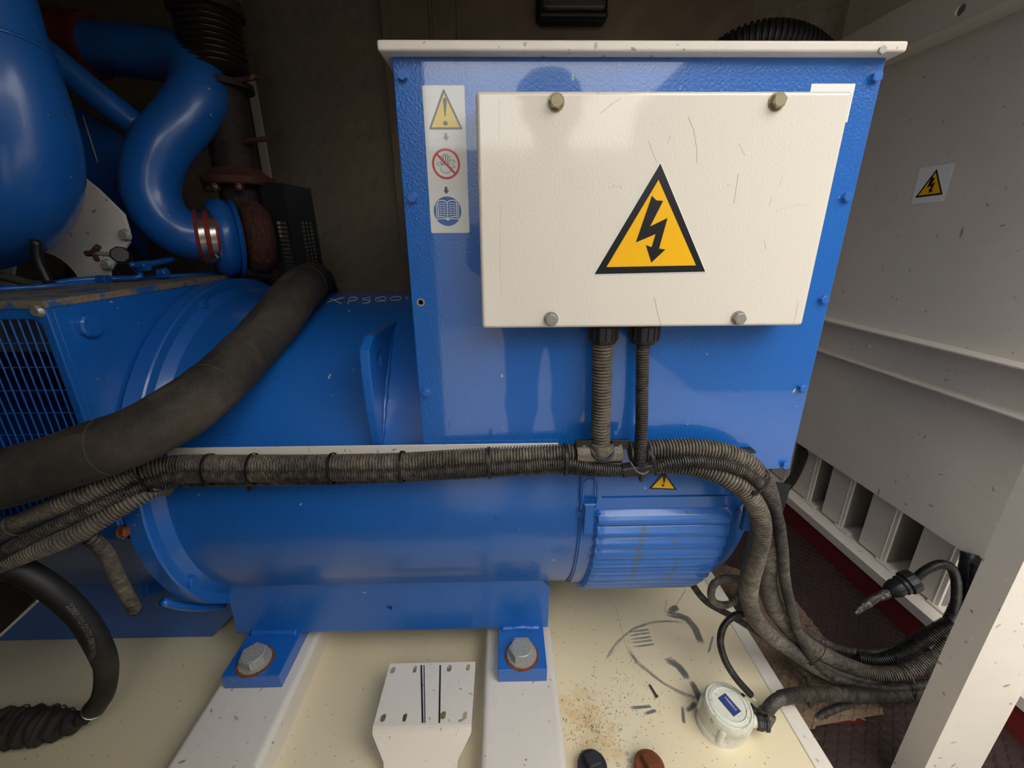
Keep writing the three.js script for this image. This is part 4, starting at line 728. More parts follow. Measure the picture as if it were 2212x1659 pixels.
conduit('thin_conduit', 'thin corrugated conduit bent into a tight loop beside the hanging bundle', [[0.5115,0.7373,0], [0.4789,0.7466,0.005], [0.4542,0.7358,0.005], [0.4513,0.7026,0], [0.4714,0.6627,-0.01], [0.4969,0.6553,-0.01], [0.5179,0.6696,-0.01], [0.5258,0.6974,-0.01]], 0.0078, { pitch: 0.0036, depth: 0.0018, mat: M.conduitDusty, seg: 14 });
const smooth1 = [[0.5922,0.6164,-0.03], [0.5559,0.6169,-0.02], [0.5136,0.6329,0], [0.4891,0.6158,0.01], [0.4811,0.5819,0.02], [0.4904,0.5436,0.035], [0.5182,0.4982,0.045], [0.5539,0.4578,0.055]];
conduit('thin_conduit', 'thin black conduit curving down to the sender with its wires bared', smooth1, 0.0073, { pitch: 0.0036, depth: 0.0012, mat: M.conduitClean, seg: 14 });
{ const t = thing('wire_pair', 'two bare thin wires reaching from the thin conduit to the sender', 'wire', smooth1[7]);
  part(t, 'wire', sweep([smooth1[7], [0.5547,0.4533,0.055], [0.5461,0.4508,0.052], [0.5398,0.4435,0.05]], 0.0011, { seg: 6 }), M.chrome);
  part(t, 'wire', sweep([smooth1[7], [0.5593,0.4486,0.056], [0.5674,0.4393,0.056]], 0.0011, { seg: 6 }), M.wire);
}
conduit('thin_conduit', 'short thin conduit under the lowest one with pale wires at its end', [[0.747,0.311,0.03], [0.7705,0.3245,0.02], [0.8194,0.3266,0.005], [0.8859,0.3204,-0.01], [0.9546,0.3186,-0.02]], 0.0085, { pitch: 0.0042, depth: 0.0016, mat: M.conduit, seg: 14 });
{ const t = thing('wire_pair', 'pale wires hanging in a shallow curve between sender tee and thin conduit', 'wire', [0.6234,0.3612,0.06]);
  for (const d of [0, 3]) part(t, 'wire', sweep([[0.6196,0.3693,0.06].map((v, i) => v + (i === 1 ? d * 0.001 : 0)), [0.6498,0.3443,0.055].map((v, i) => v + (i === 1 ? d * 0.001 : 0)), [0.6895,0.3187,0.045].map((v, i) => v + (i === 1 ? d * 0.001 : 0)), [0.7247,0.3081,0.035].map((v, i) => v + (i === 1 ? d * 0.001 : 0)), [0.7482,0.311,0.03].map((v, i) => v + (i === 1 ? d * 0.001 : 0))], 0.0018, { seg: 6 }), M.wire);
}
// taps of the tees up into the cream cover
conduit('riser_conduit', 'wide grey-ringed corrugated conduit rising from the tee into the cream cover', [[0.1744,1.081,0.033], [0.1713,1.144,0.033], [0.1684,1.214,0.033], [0.1657,1.2816,0.033]], 0.0172, { mat: M.conduitDusty, pitch: 0.0058, depth: 0.0032 });
conduit('riser_conduit', 'narrow corrugated conduit rising from the small tee into the cream cover', [[0.245,1.0587,0.05], [0.2441,1.0937,0.045], [0.2434,1.1448,0.037], [0.2389,1.2132,0.033], [0.2339,1.2825,0.033]], 0.0108, { mat: M.conduit, pitch: 0.0043, depth: 0.0025, seg: 16 });
for (const [p, r, lb] of [[[0.1659,1.3021,0.033], 0.0235, 'black ribbed gland nut of the wide riser conduit under the cream cover'], [[0.2344,1.3015,0.033], 0.0245, 'black ribbed gland nut of the narrow riser conduit under the cream cover']]) {
  const t = thing('cable_gland', lb, 'gland', [p[0], p[1] - 0.03, p[2]]);
  const y = 1.3105;
  part(t, 'nut', turn([[r * 0.45, y - 0.031], [r * 0.86, y - 0.031], [r, y - 0.024], [r, y - 0.002], [r * 0.93, y], [0, y]], [p[0], 0, p[2]], 'y', 40), M.blackPlastic);
  const rib = new RoundedBoxGeometry(0.003, 0.022, 0.004, 1, 0.001);
  for (let k = 0; k < 14; k++) { const a = k / 14 * 6.283, o = placed(t, 'rib', rib, M.blackPlastic, [p[0] + r * Math.sin(a), y - 0.013, p[2] + r * Math.cos(a)]); o.rotation.set(0, a, 0); }
}
{ // big tee with bolted clamp halves
  const t = thing('conduit_tee', 'large black plastic tee joining the wide riser to the horizontal conduit', 'tee', [0.1788,1.063,0.03]);
  const a = [0.1292,1.0695,0.03], b = [0.2171,1.0711,0.03], c = [0.1753,1.081,0.033];
  part(t, 'run', turnTo([[0.0165, 0], [0.0205, 0.001], [0.021, 0.006], [0.0205, 0.083], [0.0165, 0.0845]], a, [b[0] - a[0], b[1] - a[1], 0], 36), M.conduitDusty);
  part(t, 'branch', turnTo([[0.0205, -0.012], [0.021, 0.004], [0.0225, 0.014], [0.0225, 0.018], [0.018, 0.0185]], c, [0, 1, 0.02], 36).translate(0, -0.006, 0), M.conduitDusty);
  part(t, 'collar', sweep([[c[0] - 0.024, c[1] + 0.008, c[2] + 0.004], [c[0] - 0.016, c[1] - 0.006, c[2] + 0.019], [c[0], c[1] - 0.012, c[2] + 0.024], [c[0] + 0.016, c[1] - 0.006, c[2] + 0.019], [c[0] + 0.024, c[1] + 0.008, c[2] + 0.004]], 0.0026, { seg: 8 }), M.blackPlastic);
  for (const s of [-1, 1]) {
    const x = c[0] + s * 0.033;
    const f = part(t, 'clamp_flange', bx([x - 0.0155, c[1] + 0.001, c[2] + 0.002], [x + 0.0155, c[1] + 0.018, c[2] + 0.008], 0.002), M.blackPlastic);
    part(f, 'snap_window', bx([x - 0.003, c[1] + 0.006, c[2] + 0.0075], [x + 0.003, c[1] + 0.011, c[2] + 0.0088], 0.0005), M.conduitDusty);
    part(f, 'rim', bx([x - 0.0165, c[1] + 0.0175, c[2] + 0.001], [x + 0.0165, c[1] + 0.0195, c[2] + 0.009], 0.0008), M.blackPlastic);
  }
}
{ // small tee
  const t = thing('conduit_tee', 'small black plastic tee joining the narrow riser to the medium conduit', 'tee', [0.2441,1.052,0.055]);
  const a = [0.2123,1.0447,0.053], b = [0.2709,1.0556,0.057], c = [0.2439,1.0572,0.054];
  part(t, 'run', turnTo([[0.0095, 0], [0.0135, 0.0005], [0.0135, 0.06], [0.0095, 0.0605]], a, [b[0] - a[0], b[1] - a[1], b[2] - a[2]], 30), M.blackPlastic);
  part(t, 'branch', turnTo([[0.0135, -0.012], [0.0135, 0.01], [0.0155, 0.012], [0.0155, 0.0155], [0.0115, 0.016]], [c[0], c[1] - 0.006, c[2]], [0, 1, -0.05], 30), M.blackPlastic);
  part(t, 'collar', sweep([[c[0] - 0.018, c[1] + 0.006, c[2]], [c[0] - 0.012, c[1] - 0.004, c[2] + 0.013], [c[0], c[1] - 0.009, c[2] + 0.017], [c[0] + 0.012, c[1] - 0.004, c[2] + 0.013], [c[0] + 0.018, c[1] + 0.006, c[2]]], 0.0022, { seg: 8 }), M.conduitDusty);
  part(t, 'web', bx([c[0] - 0.003, c[1] - 0.026, c[2] + 0.006], [c[0] + 0.003, c[1] - 0.006, c[2] + 0.016], 0.001), M.blackPlastic);
}
// cable ties: closed flat bands round the bundle, each with its head
function tie(p, d, ry, rz, label, headDir = -1, m = M.black) {
  const t = thing('cable_tie', label, 'cable tie', p, 'cable ties round the conduits');
  const pts = []; for (let k = 0; k < 22; k++) { const a = k / 22 * 6.2832; pts.push(new THREE.Vector3(0, ry * Math.sin(a), rz * Math.cos(a))); }
  const q = new THREE.Quaternion().setFromUnitVectors(new THREE.Vector3(1, 0, 0), V3(d).normalize());
  const W = 0.0024, T = 0.0008, pos = [], idx = [];
  pts.forEach((v) => { const n = new THREE.Vector3(0, v.y / ry ** 2, v.z / rz ** 2).normalize(); for (const [w, o] of [[-W, 0], [-W, T], [W, T], [W, 0]]) { const e = v.clone().addScaledVector(n, o); e.x += w; e.applyQuaternion(q); pos.push(e.x + p[0], e.y + p[1], e.z + p[2]); } });
  for (let k = 0; k < 22; k++) for (let i = 0; i < 4; i++) { const a = k * 4 + i, b = k * 4 + (i + 1) % 4, c = ((k + 1) % 22) * 4 + i, e = ((k + 1) % 22) * 4 + (i + 1) % 4; idx.push(a, b, c, b, e, c); }
  const g = new THREE.BufferGeometry(); g.setAttribute('position', new THREE.Float32BufferAttribute(pos, 3)); g.setIndex(idx); g.computeVertexNormals();
  part(t, 'strap', boxUV(toCreasedNormals(g, 0.5)), m);
  const hp = new THREE.Vector3(0, headDir * ry * 0.55, rz * 0.86).applyQuaternion(q);
  part(t, 'head', bx([p[0] + hp.x - 0.0042, p[1] + hp.y - 0.004, p[2] + hp.z - 0.0025], [p[0] + hp.x + 0.0042, p[1] + hp.y + 0.004, p[2] + hp.z + 0.003], 0.001), m);
  return t;
}
tie([-0.622,1.0578,0.065], [1, 0.3, -0.2], 0.032, 0.028, 'black cable tie where the conduits fan out under the foam hose');
tie([-0.5373,1.052,0.04], [1, 0.05, 0], 0.029, 0.026, 'black cable tie near the mounting flange under the lower end of the foam hose'); tie([-0.4597,1.0517,0.04], [1, 0, 0], 0.029, 0.026, 'black cable tie with its head sticking out below the conduits', -1.7, M.black);
tie([-0.3166,1.0503,0.04], [1, 0, 0], 0.029, 0.026, 'plain black cable tie on the white tray between flange and lifting lug'); tie([-0.1899,1.0522,0.04], [1, 0, 0], 0.029, 0.026, 'black cable tie directly below the lifting lug');
tie([-0.0303,1.0573,0.04], [1, 0, 0], 0.029, 0.027, 'black cable tie with its pale head below the box label side', -0.6); tie([0.1092,1.0628,0.04], [1, 0, 0], 0.029, 0.027, 'black cable tie just left of the large tee', 0.3);
tie([0.2665,1.0632,0.045], [1, 0.35, 0], 0.031, 0.026, 'wide grey-black cable tie right of the small tee', -1); tie([0.451,1.0172,0.056], [0.66, -0.75, 0], 0.036, 0.03, 'black cable tie where the conduits bend down at the barrel end', -0.4);
tie([0.7391,0.4921,-0.04], [0.65, -0.55, -0.3], 0.046, 0.036, 'black cable tie round the bundle above the brown tread step'); tie([1.0198,0.3519,-0.05], [1, 0.05, 0], 0.055, 0.05, 'black cable tie round the bundle beside the corner post', 0.1);

// ---------- tank sender ----------
{
  const c = [0.494,0.44,0.061], t = thing('tank_sender', 'round off-white level sender with blue label on the cream tank', 'sender', [c[0], TY, c[2]]);
  const y = TY, tilt = (g) => g.translate(-c[0], -y, -c[2]).rotateZ(-0.06).rotateX(0.1).translate(c[0], y, c[2]);
  part(t, 'mounting_boss', turn([[0, y], [0.05, y], [0.05, y + 0.018], [0, y + 0.018]], [c[0] - 0.003, 0, c[2] + 0.002], 'y', 40), M.cream);
  part(t, 'body', tilt(turn([[0, y + 0.012], [0.052, y + 0.012], [0.051, y + 0.02], [0.051, y + 0.055], [0.053, y + 0.058], [0, y + 0.058]], [c[0], 0, c[2]], 'y', 48)), M.sender);
  const lid = part(t, 'lid', tilt(turn([[0.046, y + 0.057], [0.0525, y + 0.059], [0.053, y + 0.071], [0.05, y + 0.078], [0.046, y + 0.079], [0.045, y + 0.076], [0.043, y + 0.079], [0.036, y + 0.081], [0.034, y + 0.0785], [0, y + 0.0785]], [c[0], 0, c[2]], 'y', 56)), M.sender);
  for (let k = 0; k < 4; k++) { const a = k * 1.571 + 0.6; part(t, 'lug', tilt(turn([[0, y + 0.014], [0.008, y + 0.014], [0.0085, y + 0.056], [0.006, y + 0.06], [0, y + 0.06]], [c[0] + 0.048 * Math.cos(a), 0, c[2] + 0.048 * Math.sin(a)], 'y', 16)), M.sender); }
  const map = canvasTex(256, 150, (g, W, H) => { g.fillStyle = '#2f3c72'; g.fillRect(0, 0, W, H); g.fillStyle = '#b9bfd6'; g.font = 'bold 40px sans-serif'; g.textAlign = 'center'; g.fillText('FOZMULA', W / 2, 62); g.font = '20px sans-serif'; });
  const lg = new THREE.BoxGeometry(0.042, 0.0006, 0.025).rotateY(-1.12).translate(c[0], y + 0.0789, c[2]);
  part(lid, 'label', tilt(lg), std({ map, roughness: 0.4 }), 'dark blue label');
  const e = [c[0] + 0.051, y + 0.042, c[2] + 0.018];
  part(t, 'spout', turnTo([[0.0125, -0.012], [0.0135, 0.012], [0.0125, 0.0145], [0, 0.0145]], e, [1, 0.05, 0.25], 24), M.sender);
  const n = thing('cable_gland', 'black ribbed gland and split tee screwed to the sender spout', 'gland', [e[0] + 0.02, e[1], e[2] + 0.01]);
  part(n, 'nut', turnTo([[0, 0.0145], [0.017, 0.0145], [0.018, 0.017], [0.018, 0.026], [0.0155, 0.028], [0.0155, 0.031], [0.018, 0.033], [0.0175, 0.039], [0, 0.04]], e, [1, 0.05, 0.25], 10, 0.3), M.blackPlastic);
  const q = [0.6024,0.3889,0.055];
  part(n, 'tee_sleeve', turnTo([[0.0165, -0.02], [0.0185, -0.019], [0.0195, 0.005], [0.0185, 0.012], [0.0158, 0.0125]], [q[0] - 0.001, q[1] - 0.004, q[2]], [0.35, 0.6, -0.2], 28), M.conduitDusty);
  part(n, 'split_flap', bx([-0.003, -0.016, -0.006], [0.003, 0.03, 0.006], 0.001).rotateZ(0.7).translate(q[0] - 0.021, q[1] + 0.01, q[2]), M.blackPlastic);
  placed(lid, 'screw', turn([[0, 0.006], [0.004, 0.006], [0.0045, 0.003], [0.0045, -0.004], [0, -0.004]], [0, 0, 0], 'y', 14), M.chrome, [0.5409,0.4436,0.048], [0, 1, 0.2]);
}
// tank plugs at the front
for (const [p, m, lb, pl] of [[[0.176,0.4,0.1476], M.charcoal, 'black square-headed plug screwed into the cream tank', 'pale letters'], [[0.2969,0.4,0.1502], M.rustBright, 'rusty square-headed plug screwed into the cream tank', null]]) {
  const t = thing('tank_plug', lb, 'plug', [p[0], TY, p[2]]);
  part(t, 'collar', turn([[0, TY], [0.031, TY], [0.031, TY + 0.022], [0.028, TY + 0.026], [0, TY + 0.026]], [p[0], 0, p[2]], 'y', 40), m);
  part(t, 'square_head', new RoundedBoxGeometry(0.026, 0.02, 0.026, 2, 0.002).rotateY(0.3).translate(p[0], TY + 0.036, p[2]), m);
}
{ const a = [0.359,0.374,-0.032], b = [0.3664,0.374,-0.0053], t = thing('loose_screw', 'thin brown rusty screw lying on the cream tank among the scuffs', 'screw', a);
  part(t, 'shank', bar(a, b, 0.0025, 8), M.rust); part(t, 'screw_head', turnTo([[0, 0], [0.0045, 0], [0.0035, 0.003], [0, 0.003]], b, [b[0] - a[0], 0, b[2] - a[2]], 12), M.rust); }
// ---------- connector hanging behind the post ----------
conduit('black_conduit', 'clean black conduit arching into the taped connector', [[1.0234,0.6299,-0.1], [1.0439,0.6585,-0.1], [1.0732,0.6764,-0.1], [1.1015,0.6687,-0.1], [1.1276,0.6334,-0.1], [1.1515,0.5702,-0.1], [1.1683,0.4921,-0.1]], 0.0105, { mat: M.conduitClean, pitch: 0.004, depth: 0.0012 });
conduit('black_conduit', 'thick black conduit dropping from the right wall behind the post', [[1.2197,0.6555,-0.16], [1.2075,0.6058,-0.14], [1.1942,0.5488,-0.12], [1.1679,0.508,-0.1], [1.1385,0.4701,-0.085], [1.0869,0.4331,-0.07]], 0.0185, { mat: M.conduitClean, depth: 0.0012 });
conduit('black_conduit', 'second black conduit hanging close beside the thick one behind the post', [[1.1678,0.68,-0.1], [1.183,0.6145,-0.1], [1.1834,0.5494,-0.09], [1.1781,0.4828,-0.08]], 0.013, { mat: M.conduitClean, depth: 0.0012 });
{
  const a = [1.0234,0.6299,-0.1], d = [-0.75, -0.4, 0.05], t = thing('taped_connector', 'black screw connector with silver-taped end hanging over the dark floor', 'connector', a);
  part(t, 'ribbed_nut', turnTo([[0.011, -0.004], [0.026, 0], [0.0275, 0.006], [0.0275, 0.022], [0.023, 0.025], [0, 0.025]], a, d, 18, 0.2), M.blackPlastic);
  const rib = new RoundedBoxGeometry(0.0035, 0.016, 0.004, 1, 0.001);
  part(t, 'body', turnTo([[0, 0.024], [0.023, 0.026], [0.024, 0.034], [0.021, 0.038], [0.022, 0.05], [0.018, 0.064], [0.0145, 0.07], [0, 0.071]], a, d, 28, 0.5), M.black);
  part(t, 'taped_end', sweep([[0.951,0.6023,-0.085], [0.9219,0.5948,-0.08], [0.8989,0.5828,-0.075], [0.8798,0.5692,-0.07], [0.8619,0.5601,-0.065]], (u) => 0.0125 - 0.006 * u ** 2, { seg: 14, wobble: 0.35, rows: 40, flat: 0.8 }), M.foil, 'silver and black tape wrapping');
}
// ---------- bottom left ----------
{
  const pts = [[-0.8985,0.9548,0.13], [-0.8628,0.929,0.13], [-0.8322,0.9,0.125], [-0.8059,0.8534,0.12], [-0.793,0.7849,0.11], [-0.7959,0.7047,0.1], [-0.864,0.57,0.0512], [-0.8931,0.5,0.0508], [-0.9327,0.45,0.0469]];
  const t = thing('printed_hose', 'black rubber hose with faint printed numbers curving down at the dark end of the tank', 'hose', pts[8]);
  part(t, 'rubber_tube', sweep(pts, 0.0205, { seg: 24 }), std({ color: '#1d1b19', roughness: 0.55, bumpMap: fine, bumpScale: 0.0002 }));
  // printed lettering, set as small flat marks along the hose
  const map = canvasTex(1024, 64, (g, W, H) => { g.fillStyle = '#1d1b19'; g.fillRect(0, 0, W, H); g.fillStyle = '#6b6862'; g.font = 'bold 46px monospace'; g.fillText('22801/12-51/72-DN19/1000838', 20, 48); });
  const cv = new THREE.CatmullRomCurve3(pts.map(V3), false, 'centripetal'), n = 40, pos = [], uv = [], idx = [], eye = new THREE.Vector3(0.2, 0.75, 0.5);
  for (let i = 0; i <= n; i++) { const u = 0.27 + 0.36 * i / n, p = cv.getPointAt(u), T = cv.getTangentAt(u), S = T.clone().cross(eye).normalize(), N = S.clone().cross(T).normalize();
    for (let k = 0; k <= 4; k++) { const a = (k / 4 - 0.5) * 0.75 + 0.25, q = p.clone().addScaledVector(N, 0.0208 * Math.cos(a)).addScaledVector(S, -0.0208 * Math.sin(a)); pos.push(q.x, q.y, q.z); uv.push(i / n, k / 4); if (i && k) { const A = (i - 1) * 5 + k - 1, B = i * 5 + k - 1; idx.push(A, B, A + 1, B, B + 1, A + 1); } } }
  const g = new THREE.BufferGeometry(); g.setAttribute('position', new THREE.Float32BufferAttribute(pos, 3)); g.setAttribute('uv', new THREE.Float32BufferAttribute(uv, 2)); g.setIndex(idx); g.computeVertexNormals();
  part(t, 'printed_strip', g, std({ map, roughness: 0.6 }), 'faint grey printed numbers');
  part(t, 'end_band', new THREE.TorusGeometry(0.0207, 0.0018, 8, 30).applyQuaternion(new THREE.Quaternion().setFromUnitVectors(new THREE.Vector3(0, 0, 1), V3(pts[8]).sub(V3(pts[7])).normalize())).translate(...pts[8]), M.chrome, 'bright metal band');
}
{
  const pts = [[-0.9326,0.45,0.0459], [-0.9608,0.425,0.0487], [-0.9965,0.408,0.0497], [-1.038,0.406,0.0524], [-1.0887,0.406,0.0532], [-1.1465,0.406,0.0567], [-1.2191,0.406,0.0646]];
  const t = thing('wrapped_hose', 'dark hose wrapped in loose torn tape lying on the tank in the shadows', 'hose', pts[3]);
  part(t, 'tape_wrapping', sweep(pts, (u) => 0.012 + 0.024 * smooth(0.08, 0.5, u) + 0.003 * Math.sin(u * 60), { seg: 20, wobble: 0.2, rows: 70 }), M.rubber);
  const cv = new THREE.CatmullRomCurve3(pts.map(V3), false, 'centripetal');
  for (const u of [0.3, 0.38, 0.44, 0.56, 0.66]) { const p = cv.getPointAt(u), d = cv.getTangentAt(u).add(new THREE.Vector3(0, 0.3, 0.1)).normalize(), r = 0.0165 + 0.0245 * smooth(0.08, 0.5, u);
    part(t, 'torn_edge', new THREE.TorusGeometry(r + 0.001, 0.0016, 6, 30, 4.2).applyQuaternion(new THREE.Quaternion().setFromUnitVectors(new THREE.Vector3(0, 0, 1), d)).translate(p.x, p.y, p.z), M.foil, 'bright torn tape edge'); }
}
{
  const t = thing('sheet_bracket', 'brown sheet metal bracket with bright bare edge left of the printed hose', 'bracket', [-0.9952,0.7388,0.06]);
  part(t, 'sheet', sheet([[-1.0293,0.8325,0.06], [-1.1074,0.6419,0.06], [-1.0317,0.6869,0.06], [-0.9254,0.7762,0.06], [-0.9314,0.8133,0.06]], [0.1, 0.2, 1], 0, 0.004), M.rustDark);
  part(t, 'bare_edge', bar([-1.0409,0.6806,0.064], [-0.9199,0.7802,0.064], 0.0028, 8), M.creamPlain, 'pale bare edge');
}

// ================= engine end, upper left =================
{ // large intake elbow
  const pts = [[-0.8697,1.9196,-0.16], [-0.8515,1.8568,-0.15], [-0.8433,1.7795,-0.14], [-0.8397,1.6987,-0.13], [-0.8594,1.623,-0.13], [-0.9058,1.566,-0.14], [-1.015,1.5142,-0.17], [-1.1532,1.4826,-0.2]];
  const t = thing('intake_elbow', 'large glossy blue air elbow with scratches at the engine end', 'elbow', pts[4]);
  part(t, 'pipe', sweep(pts, (u) => 0.068 + 0.048 * smooth(0.2, 0.72, u), { seg: 48, rows: 90 }), M.blueEngine);
  const c = new THREE.CatmullRomCurve3(pts.map(V3), false, 'centripetal'), p = c.getPointAt(0.27), d = c.getTangentAt(0.27);
  part(t, 'weld_ring', new THREE.TorusGeometry(0.0705, 0.0035, 8, 60).applyQuaternion(new THREE.Quaternion().setFromUnitVectors(new THREE.Vector3(0, 0, 1), d)).translate(p.x, p.y, p.z), M.blueEngine);
  part(t, 'hanger_strap', sweep([[-0.8686,1.4468,-0.12], [-0.8774,1.4179,-0.12], [-0.8762,1.3926,-0.12], [-0.8723,1.3694,-0.12]], 0.0085, { seg: 10 }), M.blackPlastic, 'black rubber strap');
}
{ // S-shaped charge pipe
  const pts = [[-1.0859,1.9237,-0.62], [-1.0325,1.9168,-0.62], [-0.9503,1.9065,-0.61], [-0.8572,1.8899,-0.59], [-0.7721,1.8495,-0.55], [-0.7381,1.7863,-0.5], [-0.762,1.7229,-0.46], [-0.8028,1.6566,-0.42], [-0.8304,1.5948,-0.4], [-0.8362,1.5386,-0.39], [-0.8188,1.4889,-0.39], [-0.7864,1.4602,-0.4], [-0.7506,1.4513,-0.42]];
  const t = thing('charge_pipe', 'S-shaped glossy blue charge air pipe with chipped paint', 'pipe', pts[8]);
  part(t, 'pipe', sweep(pts, (u) => 0.056 + 0.006 * Math.sin(u * Math.PI), { seg: 44, rows: 140 }), M.blueEngine);
  for (const [u, m, r] of [[0.02, std({ color: '#5e1a15', roughness: 0.6 }), 0.072]]) { const c = new THREE.CatmullRomCurve3(pts.map(V3), false, 'centripetal'), p = c.getPointAt(u), d = c.getTangentAt(u); part(t, 'red_sleeve', turnTo([[r * 0.7, -0.07], [r, -0.07], [r, -0.03], [r * 0.96, -0.02], [r, -0.01], [r, 0.012], [r * 0.7, 0.012]], p.toArray(), d.toArray(), 40), m, 'dark red silicone sleeve'); }
  const a = [-0.7675,1.4536,-0.415], d = V3([-0.6872,1.4498,-0.46]).sub(V3(a)).normalize().toArray();
  const s = part(t, 'silicone_coupling', turnTo([[0.05, 0], [0.063, 0], [0.0645, 0.003], [0.0645, 0.048], [0.063, 0.05], [0.05, 0.05]], a, d, 48), M.redRubber, 'red silicone coupling');
  for (const o of [0.014, 0.037]) { const cl = part(s, 'hose_clamp', turnTo([[0.0645, o - 0.006], [0.0662, o - 0.006], [0.0662, o + 0.006], [0.0645, o + 0.006]], a, d, 48), M.chrome, 'steel band clamp'); if (o > 0.03) part(s, 'clamp_screw', bx([-0.012, -0.006, -0.006], [0.012, 0.006, 0.006], 0.002).rotateZ(0.6).translate(a[0] + 0.05, a[1] - 0.052, a[2] + 0.03), M.chrome); }
}
{ // straight pipe behind
  const t = thing('straight_pipe', 'straight blue pipe slanting behind the charge pipe', 'pipe', [-0.9395,1.7734,-0.42]);
  part(t, 'pipe', sweep([[-1.022,1.8572,-0.4], [-0.9862,1.8175,-0.42], [-0.9476,1.7716,-0.44], [-0.8846,1.7056,-0.47]], 0.03, { seg: 28, rows: 20 }), M.blueEngine);
}
{
  const t = thing('engine_bracket', 'flat blue engine bracket with a white scratch behind the beige plate', 'bracket', [-1.002,1.6506,-0.47]);
  part(t, 'bracket_plate', sheet([[-1.0534,1.7491,-0.5], [-1.0303,1.751,-0.5], [-0.9477,1.6968,-0.5], [-0.9507,1.5585,-0.5], [-0.9734,1.3466,-0.5], [-1.1185,1.3475,-0.5], [-1.0962,1.6557,-0.5]], [0, 0, 1], 0, 0.02), M.blueEngine);
  part(t, 'white_scratch', bar([-1.0175,1.732,-0.478], [-1.0148,1.6292,-0.478], 0.0016, 6), M.chalk, 'white scratch');
}
{ // beige plate with a large hole
  const t = thing('guard_plate', 'beige painted guard plate with a big round opening above the dusty housing', 'plate', [-0.9346,1.4846,-0.3]);
  const z = -0.3, o = [[-1.1844,1.4664,-0.3], [-1.0523,1.4947,-0.3], [-0.9113,1.5797,-0.3], [-0.8827,1.5522,-0.3], [-0.8425,1.5005,-0.3], [-0.8422,1.4638,-0.3], [-0.8492,1.4401,-0.3], [-0.9102,1.3796,-0.3], [-0.9695,1.1874,-0.3], [-1.2975,1.1906,-0.3]].map((p) => [p[0], p[1]]);
  const c = [-1.0606,1.3461,-0.3], e = [-1.1387,1.3466,-0.3];
  part(t, 'plate', plate(o, 'z', z - 0.008, z, [{ x: c[0], y: c[1], r: Math.abs(c[0] - e[0]) }], 0.001), M.cream);
  const w = turn([[0, 0.008], [0.009, 0.008], [0.013, 0.002], [0.014, 0]], [0, 0, 0], 'y', 20);
  placed(t, 'bolt', w, M.galv, [-0.8504,1.457,-0.3], [0, 0, 1]); placed(t, 'bolt', w, M.galv, [-0.9103,1.393,-0.3], [0, 0, 1]); placed(t, 'bolt', w, M.charcoal, [-0.9616,1.5067,-0.3], [0, 0, 1]);
  const f = thing('flywheel', 'cast iron flywheel deep inside the round opening of the beige plate', 'flywheel', [-1.1222,1.34,-0.36]);
  part(f, 'disc', turn([[0, -0.52], [0.10, -0.52], [0.11, -0.515], [0.11, -0.46], [0.095, -0.46], [0.09, -0.475], [0.03, -0.475], [0.03, -0.46], [0, -0.46]], [c[0], c[1], 0], 'z', 40), M.castIron);
}
{ // drain cock
  const a = [-0.8052,1.416,-0.22], t = thing('drain_valve', 'black plastic valve knob with rusty tee handle in front of the beige plate', 'valve', a);
  part(t, 'knob', turnTo([[0, -0.012], [0.016, -0.012], [0.018, -0.008], [0.018, 0.008], [0.015, 0.012], [0, 0.012]], a, [0.5, 0.2, 0.8], 8, 0.2), M.blackPlastic);
  part(t, 'stem', bar(a, [-0.8493,1.4213,-0.21], 0.0045, 10), M.steel);
  part(t, 'tee_handle', sweep([[-0.8667,1.4204,-0.21], [-0.8538,1.4222,-0.21], [-0.8384,1.4349,-0.21]], 0.006, { seg: 8 }), M.rust, 'rusty tee handle');
  part(t, 'tee_leg', bar([-0.8515,1.4204,-0.21], [-0.84,1.4078,-0.2], 0.005, 8), M.rust);
}
{ // thin fuel pipes along the top of the housing
  const t = thing('fuel_pipe', 'thin blue fuel pipe with union nuts lying along the housing top', 'pipe', [-0.8569,1.3803,-0.36]);
  part(t, 'tube', sweep([[-0.9407,1.3617,-0.2], [-0.9188,1.3654,-0.24], [-0.8834,1.3635,-0.28], [-0.8436,1.3656,-0.3], [-0.8678,1.3852,-0.32], [-0.8924,1.4011,-0.34]], 0.0065, { seg: 10 }), M.blueEngine);
  part(t, 'tube', sweep([[-0.8621,1.3927,-0.3], [-0.8446,1.3914,-0.32], [-0.8361,1.3954,-0.36], [-0.8304,1.3999,-0.4]], 0.007, { seg: 10 }), M.blueEngine);
  placed(t, 'union_nut', hexHead(0.013, 0.02), M.blueEngine, [-0.8484,1.3878,-0.31], [1, 0.1, 0]); placed(t, 'union_nut', hexHead(0.012, 0.018), M.blueEngine, [-0.9025,1.3624,-0.26], [1, 0, 0]); placed(t, 'union_nut', hexHead(0.012, 0.018), M.blueEngine, [-0.8283,1.3686,-0.34], [1, 0.2, 0]);
  const h = thing('fuel_hose', 'dark dusty rubber hose lying along the housing top at the engine end', 'hose', [-1.022,1.3736,-0.2]);
  part(h, 'tube', sweep([[-1.0379,1.3862,-0.16], [-1.0094,1.3753,-0.18], [-0.989,1.3601,-0.2], [-0.9616,1.3579,-0.22]], 0.009, { seg: 12 }), M.rubber);
}
